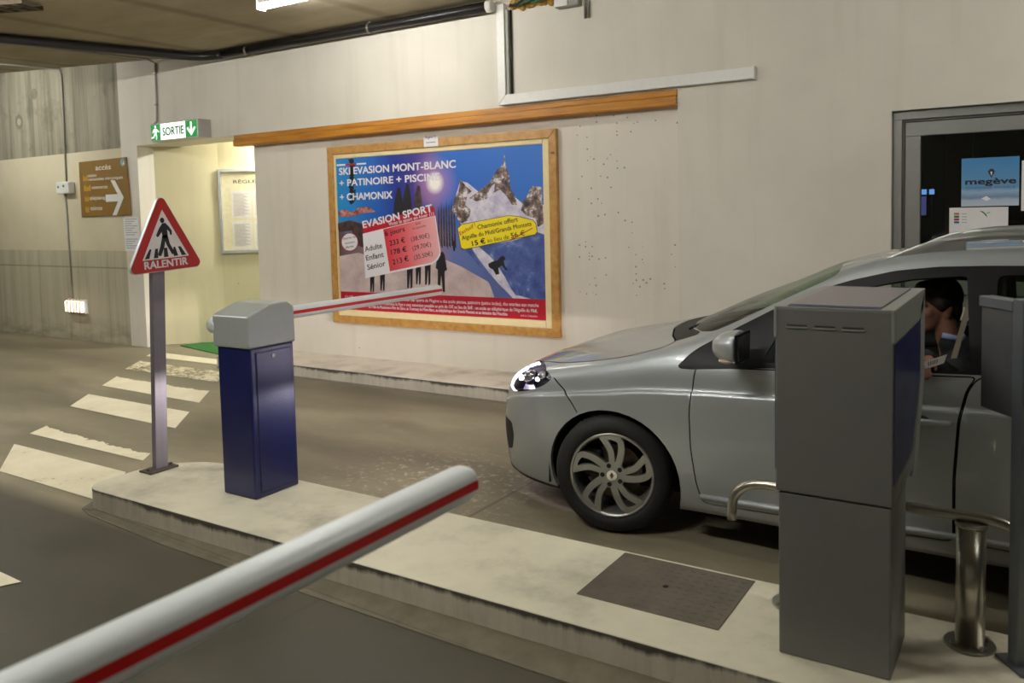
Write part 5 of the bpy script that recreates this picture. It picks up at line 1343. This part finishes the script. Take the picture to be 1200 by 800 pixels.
# wheels
def wheel(wx, sg_, steer):
    y = YC - sg_ * .905
    r = thing('wheel', (wx, y, WR), '', ''); del r['label'], r['category']
    r.parent = car; r.location = Vector((wx, y, WR)) - wloc(car); r.rotation_euler = (0, 0, steer)
    s_ = -sg_   # outward direction along local Y
    flip = Matrix.Scale(1 if s_ < 0 else -1, 4, Vector((0, 1, 0)))
    o_ = lambda b_, n_, p_=r: b_.build(n_, p_, local=True)
    b = B(); b.m(M_tyre)
    prof = [(.225, .0), (.236, -.012), (.262, -.014), (.290, -.006), (.306, .012), (.315, .035), (WR, .06), (WR, .16), (.315, .185), (.29, .215), (.225, .21), (.225, .0)]
    b.lathe(prof, 72, flip)
    for i in range(48):
        a = i / 48 * 2 * PI
        for yy_ in (.05, .14): b.box(-.010, .010, yy_, yy_ + .03, WR - .002, WR + .0025, mat=flip @ Matrix.Rotation(a + yy_, 4, 'Y'))
    o_(b, 'tyre')
    b = B(); b.m(M_alloy)
    b.lathe([(.228, .0), (.228, -.006), (.214, -.008), (.208, .012), (.198, .05), (.196, .18), (.2, .2)], 64, flip)
    def sp(pts, w_):
        # flat curved spoke, pts = (radius, degrees)
        C_ = [Vector((p[0] * math.cos(math.radians(p[1])), 0, p[0] * math.sin(math.radians(p[1])))) for p in pts]
        P = []
        n_ = 12
        for i in range(len(C_) - 1):
            p0 = C_[max(i - 1, 0)]; p1, p2 = C_[i], C_[i + 1]; p3 = C_[min(i + 2, len(C_) - 1)]
            for k in range(4):
                t_ = k / 4; P.append(.5 * (2 * p1 + (p2 - p0) * t_ + (2 * p0 - 5 * p1 + 4 * p2 - p3) * t_ * t_ + (3 * p1 - p0 - 3 * p2 + p3) * t_ ** 3))
        P.append(C_[-1]); lft, rgt = [], []
        for i, p in enumerate(P):
            d = (P[min(i + 1, len(P) - 1)] - P[max(i - 1, 0)]).normalized(); nn = Vector((-d.z, 0, d.x)); ww = w_[0] + (w_[1] - w_[0]) * i / (len(P) - 1)
            lft.append(p + nn * ww / 2); rgt.append(p - nn * ww / 2)
        dep = lambda q_: Vector((q_.x, -.004 + .014 * (1 - q_.length / .21), q_.z))
        for i in range(len(P) - 1):
            b.prism([dep(lft[i]), dep(lft[i + 1]), dep(rgt[i + 1]), dep(rgt[i])], (0, .028, 0), mat=flip)
    for i in range(5):
        a = 90 - 14 + i * 72
        sp([(.030, a + 10), (.075, a + 14), (.125, a + 16), (.165, a + 22), (.214, a + 28)], (.030, .034))
        sp([(.030, a - 22), (.075, a - 14), (.125, a - 9), (.168, a - 4), (.196, a + 2), (.206, a + 14), (.210, a + 27)], (.038, .030))
    b.cyl(flip @ Vector((0, .03, 0)), flip @ Vector((0, .004, 0)), .070, n=32); 
    rim = o_(b, 'rim')
    b = B(); b.m(M_chrome).cyl(flip @ Vector((0, .01, 0)), flip @ Vector((0, -.004, 0)), .028, n=24)
    b.m(M_disc); P = [flip @ Vector((x_, -.0045, z_)) for x_, z_ in ((0, .018), (.011, 0), (0, -.018), (-.011, 0))]; b.face(P)
    o_(b, 'centre_cap')
    for i in range(5):
        a = math.radians(90 - 14 + i * 72 + 33); c_ = (.052 * math.cos(a), .052 * math.sin(a))
        b = B(); b.m(M_blk).cyl(flip @ Vector((c_[0], .012, c_[1])), flip @ Vector((c_[0], .002, c_[1])), .0125, n=14); o_(b, 'wheel_nut')
    b = B(); b.m(M_disc).cyl(flip @ Vector((0, .085, 0)), flip @ Vector((0, .105, 0)), .145, n=40); b.m(M_rough).box(-.17, -.07, .05, .13, -.02, .12, bev=.01, mat=flip); o_(b, 'brake_disc')
for wx, st in ((WX, math.radians(13)), (WX2, 0)):
    wheel(wx, 1, st); wheel(wx, -1, st)
# wheel wells, floor pan
for wx in (WX, WX2):
    for sg_ in (1, -1):
        b = B(); b.m(M_lining)
        pr = ring(wx - .012, .30, .40, .375, 26, 0, PI)
        ya, yb = YC - sg_ * .86, YC - sg_ * .52
        vs0 = [b.bm.verts.new((x, ya, z)) for x, z in pr + [(wx - .412, .20)]]; vs1 = [b.bm.verts.new((x, yb, z)) for x, z in pr + [(wx - .412, .20)]]
        for i in range(len(vs0) - 1): b._fin([b.bm.faces.new((vs0[i], vs0[i + 1], vs1[i + 1], vs1[i]))], True)
        b._fin([b.bm.faces.new(vs1)]); b.build('wheel_well', car)
b = B(); b.m(M_lining).box(-2.55, 1.6, YC - .60, YC + .60, .17, .24, bev=.02); b.box(-1.45, .35, YC - .80, YC + .80, .18, .27, bev=.02); b.build('floor_pan', car)
# cabin
b = B(); b.m(M_lining).prism([(-1.50, YC - .78, .55), (-1.50, YC - .78, .96), (-1.36, YC - .78, .985), (-1.08, YC - .78, .93), (-1.02, YC - .78, .80), (-1.15, YC - .78, .55)], (0, 1.56, 0), bev=.03); b.build('dashboard', car)
b = B(); b.m(M_rough).tube([(-.90 + .06 * math.sin(a) , 4.40 + .185 * math.cos(a), .86 + .175 * math.sin(a)) for a in [i * PI / 14 for i in range(29)]], .015, 10, cap=False); b.tube([(-1.06, 4.40, .80), (-.91, 4.40, .85)], .03, 12); b.box(-.925, -.89, 4.34, 4.46, .83, .88, bev=.015); b.build('steering_wheel', car)
def seat(x, y, name='seat', w_=.50):
    b = B(); b.m(M_seat)
    rot = Matrix.Translation((x, y, 0))
    b.box(-.30, .26, -w_ / 2, w_ / 2, .36, .50, bev=.05, seg=4, mat=rot); 
    b.box(-.07, .07, -w_ / 2 + .01, w_ / 2 - .01, 0, .60, bev=.05, seg=4, mat=rot @ Matrix.Translation((.24, 0, .45)) @ Matrix.Rotation(math.radians(18), 4, 'Y'))
    s_ = b.build(name, car)
    n_ = 1 if w_ < .7 else 2
    for k in range(n_):
        yy_ = 0 if n_ == 1 else (-.33 + .66 * k)
        b = B(); b.m(M_seat).box(-.05, .05, -.13, .13, 0, .19, bev=.045, seg=4, mat=rot @ Matrix.Translation((.44, yy_, 1.045)) @ Matrix.Rotation(math.radians(10), 4, 'Y'))
        for dy_ in (-.06, .06): b.cyl((x + .44, y + yy_ + dy_, 1.0), (x + .45, y + yy_ + dy_, 1.08), .007, n=8)
        b.build('headrest', s_)
seat(-.25, 4.40); seat(-.25, 5.20); seat(.62, YC, 'rear_bench', 1.24)
b = B(); b.m(M_lining)
for sg_ in (1, -1):
    b.prism([(-.24, YC - sg_ * .835, .96), (-.12, YC - sg_ * .835, .96), (-.14, YC - sg_ * .60, 1.41), (-.22, YC - sg_ * .60, 1.41)], (0, sg_ * .03, 0), bev=.006)
    for z in (.28, ): b.box(-.26, -.10, min(YC - sg_ * .83, YC - sg_ * .80), max(YC - sg_ * .83, YC - sg_ * .80), .28, .97, bev=.01)
b.build('door_pillar', car)
b = B(); b.m(plain('seat_belt', (120, 108, 92), .7))
b.prism([(-.262, 4.235, 1.385), (-.240, 4.235, 1.385), (-.338, 4.165, .95), (-.362, 4.165, .95)], (0, .006, .0)); b.build('seat_belt', car)

# ------------------------------------------------------------------ the driver
M_skin_ = plain('skin', (140, 96, 76), .55, var=.06); M_hair = plain('dark_brown_hair', (36, 24, 18), .6, var=.3, scale=60, bmp=.6)
M_jacket = plain('dark_jacket', (26, 26, 30), .8, bmp=.3); M_trous = plain('dark_trousers', (30, 32, 40), .85)
t = thing('person', (-.30, 4.40, .50), 'person in a dark jacket sitting at the wheel and holding a white ticket', 'person')
HC = Vector((-.425, 4.375, 1.215)); HR = Matrix.Rotation(math.radians(36), 4, 'Z')
def cap_chain(b, pts):
    """tapered limb through joints (point, radius)"""
    for (p, r), (q_, r2) in zip(pts, pts[1:]):
        b.cyl(p, q_, r, r2, n=14, cap=True)
    for p, r in pts: b.sphere(p, (r, r, r), 14, 10)
def remeshed(b, name, parent, vox, sm=6, **kw):
    o_ = b.build(name, parent, **kw)
    md = o_.modifiers.new('fuse', 'REMESH'); md.mode = 'VOXEL'; md.voxel_size = vox; md.use_smooth_shade = True
    m2 = o_.modifiers.new('soft', 'SMOOTH'); m2.iterations = sm; m2.factor = .5
    return o_
def hand(b, wrist, dirv, palm_n, s=1.0, curl=.6):
    """palm, five bent fingers of unequal length and a side thumb"""
    d = Vector(dirv).normalized(); n_ = Vector(palm_n); n_ = (n_ - d * n_.dot(d)).normalized(); sd = d.cross(n_)
    wr = Vector(wrist); kn = wr + d * .088 * s
    for k in range(4): cap_chain(b, [(wr + sd * (.018 - k * .012) * s, .016 * s), (kn + sd * (.030 - k * .020) * s, .0125 * s)])
    for k, ln in enumerate((.072, .080, .075, .058)):
        p = kn + sd * (.030 - k * .020) * s; a = curl * (.8 + .1 * k); ch = [(p, .0098 * s)]
        dd = d.copy()
        for f_, r in ((.46, .0092), (.30, .0084), (.24, .0074)):
            dd = (dd * math.cos(a) + n_ * math.sin(a)).normalized() if f_ != .46 else (dd * math.cos(a * .6) + n_ * math.sin(a * .6)).normalized()
            p = p + dd * ln * f_ * s; ch.append((p, r * s))
        cap_chain(b, ch)
    tp = wr + d * .022 * s + sd * .028 * s
    t1 = tp + (d * .6 + sd * .6 + n_ * .45).normalized() * .036 * s; t2 = t1 + (d * .85 + n_ * .55).normalized() * .030 * s; t3 = t2 + (d * .8 + n_ * .6 - sd * .2).normalized() * .024 * s
    cap_chain(b, [(tp, .015 * s), (t1, .0115 * s), (t2, .010 * s), (t3, .0085 * s)])
h = lambda x, y, z: HC + Vector((x, y, z))
hr = lambda x, y, z: HC + (HR @ Vector((x, y, z)))
def hs(b, x, y, z, rad, u=20, v=14): b.sphere(hr(x, y, z), rad, u, v, mat=HR)
b = B(); b.m(M_skin_)
hs(b, .018, 0, .035, (.092, .074, .100), 28, 20); hs(b, -.030, 0, -.030, (.068, .060, .085), 24, 18)
hs(b, -.050, 0, -.082, (.042, .044, .032)); hs(b, -.082, 0, .022, (.022, .052, .016))            # chin, brow
b.cyl(hr(-.090, 0, .015), hr(-.116, 0, -.022), .009, .014, n=12); hs(b, -.112, 0, -.024, (.016, .017, .012))   # nose
hs(b, -.090, 0, -.052, (.014, .026, .006)); hs(b, -.088, 0, -.063, (.014, .023, .007))            # lips
for sg_ in (1, -1):
    hs(b, -.062, sg_ * .040, -.018, (.030, .022, .026)); hs(b, .012, sg_ * .073, -.012, (.020, .010, .034)); hs(b, .014, sg_ * .076, -.002, (.022, .008, .022))   # cheeks, ears
cap_chain(b, [(h(.030, 0, -.06), .056), (h(.055, 0, -.155), .056), (h(.085, 0, -.215), .075)])
SH = h(.10, 0, -.245)
b.sphere(SH + Vector((0, 0, -.02)), (.085, .17, .075), 22, 16); b.sphere(SH + Vector((.04, 0, -.20)), (.105, .16, .20), 22, 16); b.sphere(SH + Vector((.11, 0, -.40)), (.115, .155, .16), 22, 16)
hip = Vector((-.20, 4.375, .56))
L_ = [(SH + Vector((0, -.185, -.03)), .060), (Vector((-.25, 4.10, .86)), .047), (Vector((-.445, 4.00, 1.045)), .030)]
R_ = [(SH + Vector((0, .185, -.03)), .060), (Vector((-.52, 4.62, .80)), .047), (Vector((-.78, 4.54, .95)), .030)]
cap_chain(b, L_); cap_chain(b, R_)
for sg_ in (1, -1):
    cap_chain(b, [(hip + Vector((0, sg_ * .09, 0)), .085), (Vector((-.66, 4.375 + sg_ * .12, .62)), .062), (Vector((-.98, 4.375 + sg_ * .10, .34)), .046), (Vector((-1.05, 4.375 + sg_ * .10, .31)), .040), (Vector((-1.20, 4.375 + sg_ * .10, .32)), .034)])
hand(b, (-.445, 4.00, 1.045), (.10, -.85, -.38), (.3, .0, -.9), .88, .5)
hand(b, (-.78, 4.54, .95), (-.75, -.25, .25), (-.2, -.3, -.8), .95, .9)
remeshed(b, 'body', t, .006)
b = B()
for sg_ in (1, -1):
    b.m(plain('eye_white', (210, 204, 198), .2)); hs(b, -.083, sg_ * .031, .000, (.011, .012, .010), 14, 10); b.m(M_blk); hs(b, -.0915, sg_ * .031, .000, (.0045, .006, .006), 10, 8)
b.build('eyes', t)
b = B(); b.m(M_hair)
hs(b, .022, 0, .052, (.098, .085, .104), 26, 18); hs(b, .050, 0, .000, (.062, .078, .080), 22, 16); hs(b, .058, 0, -.045, (.044, .062, .052)); hs(b, -.052, 0, .090, (.046, .070, .042))
for sg_ in (1, -1): hs(b, -.004, sg_ * .066, .034, (.038, .022, .046))
remeshed(b, 'hair', t, .007, 4, label='short dark brown hair')
b = B(); b.m(M_jacket)
b.sphere(SH + Vector((0, 0, -.025)), (.097, .185, .085), 22, 16); b.sphere(SH + Vector((.04, 0, -.20)), (.120, .178, .21), 22, 16); b.sphere(SH + Vector((.11, 0, -.40)), (.13, .172, .17), 22, 16)
for A_ in (L_, R_):
    e_ = A_[2][0] + (A_[1][0] - A_[2][0]).normalized() * .02
    cap_chain(b, [(A_[0][0], .076), (A_[1][0], .060), (e_, .044)])
cap_chain(b, [(h(.058, -.03, -.165), .05), (h(.09, 0, -.20), .08), (h(.058, .03, -.165), .05)])
remeshed(b, 'jacket', t, .009, 4, label='dark jacket')
b = B(); b.m(M_trous)
for sg_ in (1, -1): cap_chain(b, [(hip + Vector((0, sg_ * .09, 0)), .096), (Vector((-.66, 4.375 + sg_ * .12, .62)), .074), (Vector((-.97, 4.375 + sg_ * .10, .36)), .058)])
remeshed(b, 'trousers', t, .010, 3)
b = B(); b.m(plain('pale_blue_collar', (150, 168, 210), .7))
b.tube([h(.03, -.068, -.120), h(.075, -.070, -.128), h(.105, -.045, -.135), h(.115, 0, -.135), h(.105, .045, -.135), h(.06, .070, -.128)], .013, 10); b.build('collar', t, label='pale blue collar')
t2 = thing('ticket', (-.40, 3.905, .985), 'small white ticket with dark bars held at the window of the silver car', 'ticket')
b = B(); b.m(M_paper)
p0 = at(1082.5, 424, 'y', 3.905); p1 = at(1110, 415, 'y', 3.905); p2 = at(1106, 425.5, 'y', 3.905); p3 = at(1084.5, 432.5, 'y', 3.905)
b.prism([p0, p1, p2, p3], (0, .0012, 0)); b.build('card', t2)
b = B(); b.m(plain('ticket_ink', (70, 66, 64), .6))
for k in range(5):
    u0 = .18 + k * .10; A_ = p0.lerp(p1, u0); B_ = p3.lerp(p2, u0); w_ = (p1 - p0) * .035
    q0_ = A_.lerp(B_, .22); q1_ = A_.lerp(B_, .70); dy_ = Vector((0, -.0004, 0))
    b.face([q0_ + dy_, q0_ + w_ + dy_, q1_ + w_ + dy_, q1_ + dy_])
b.build('print', t2)
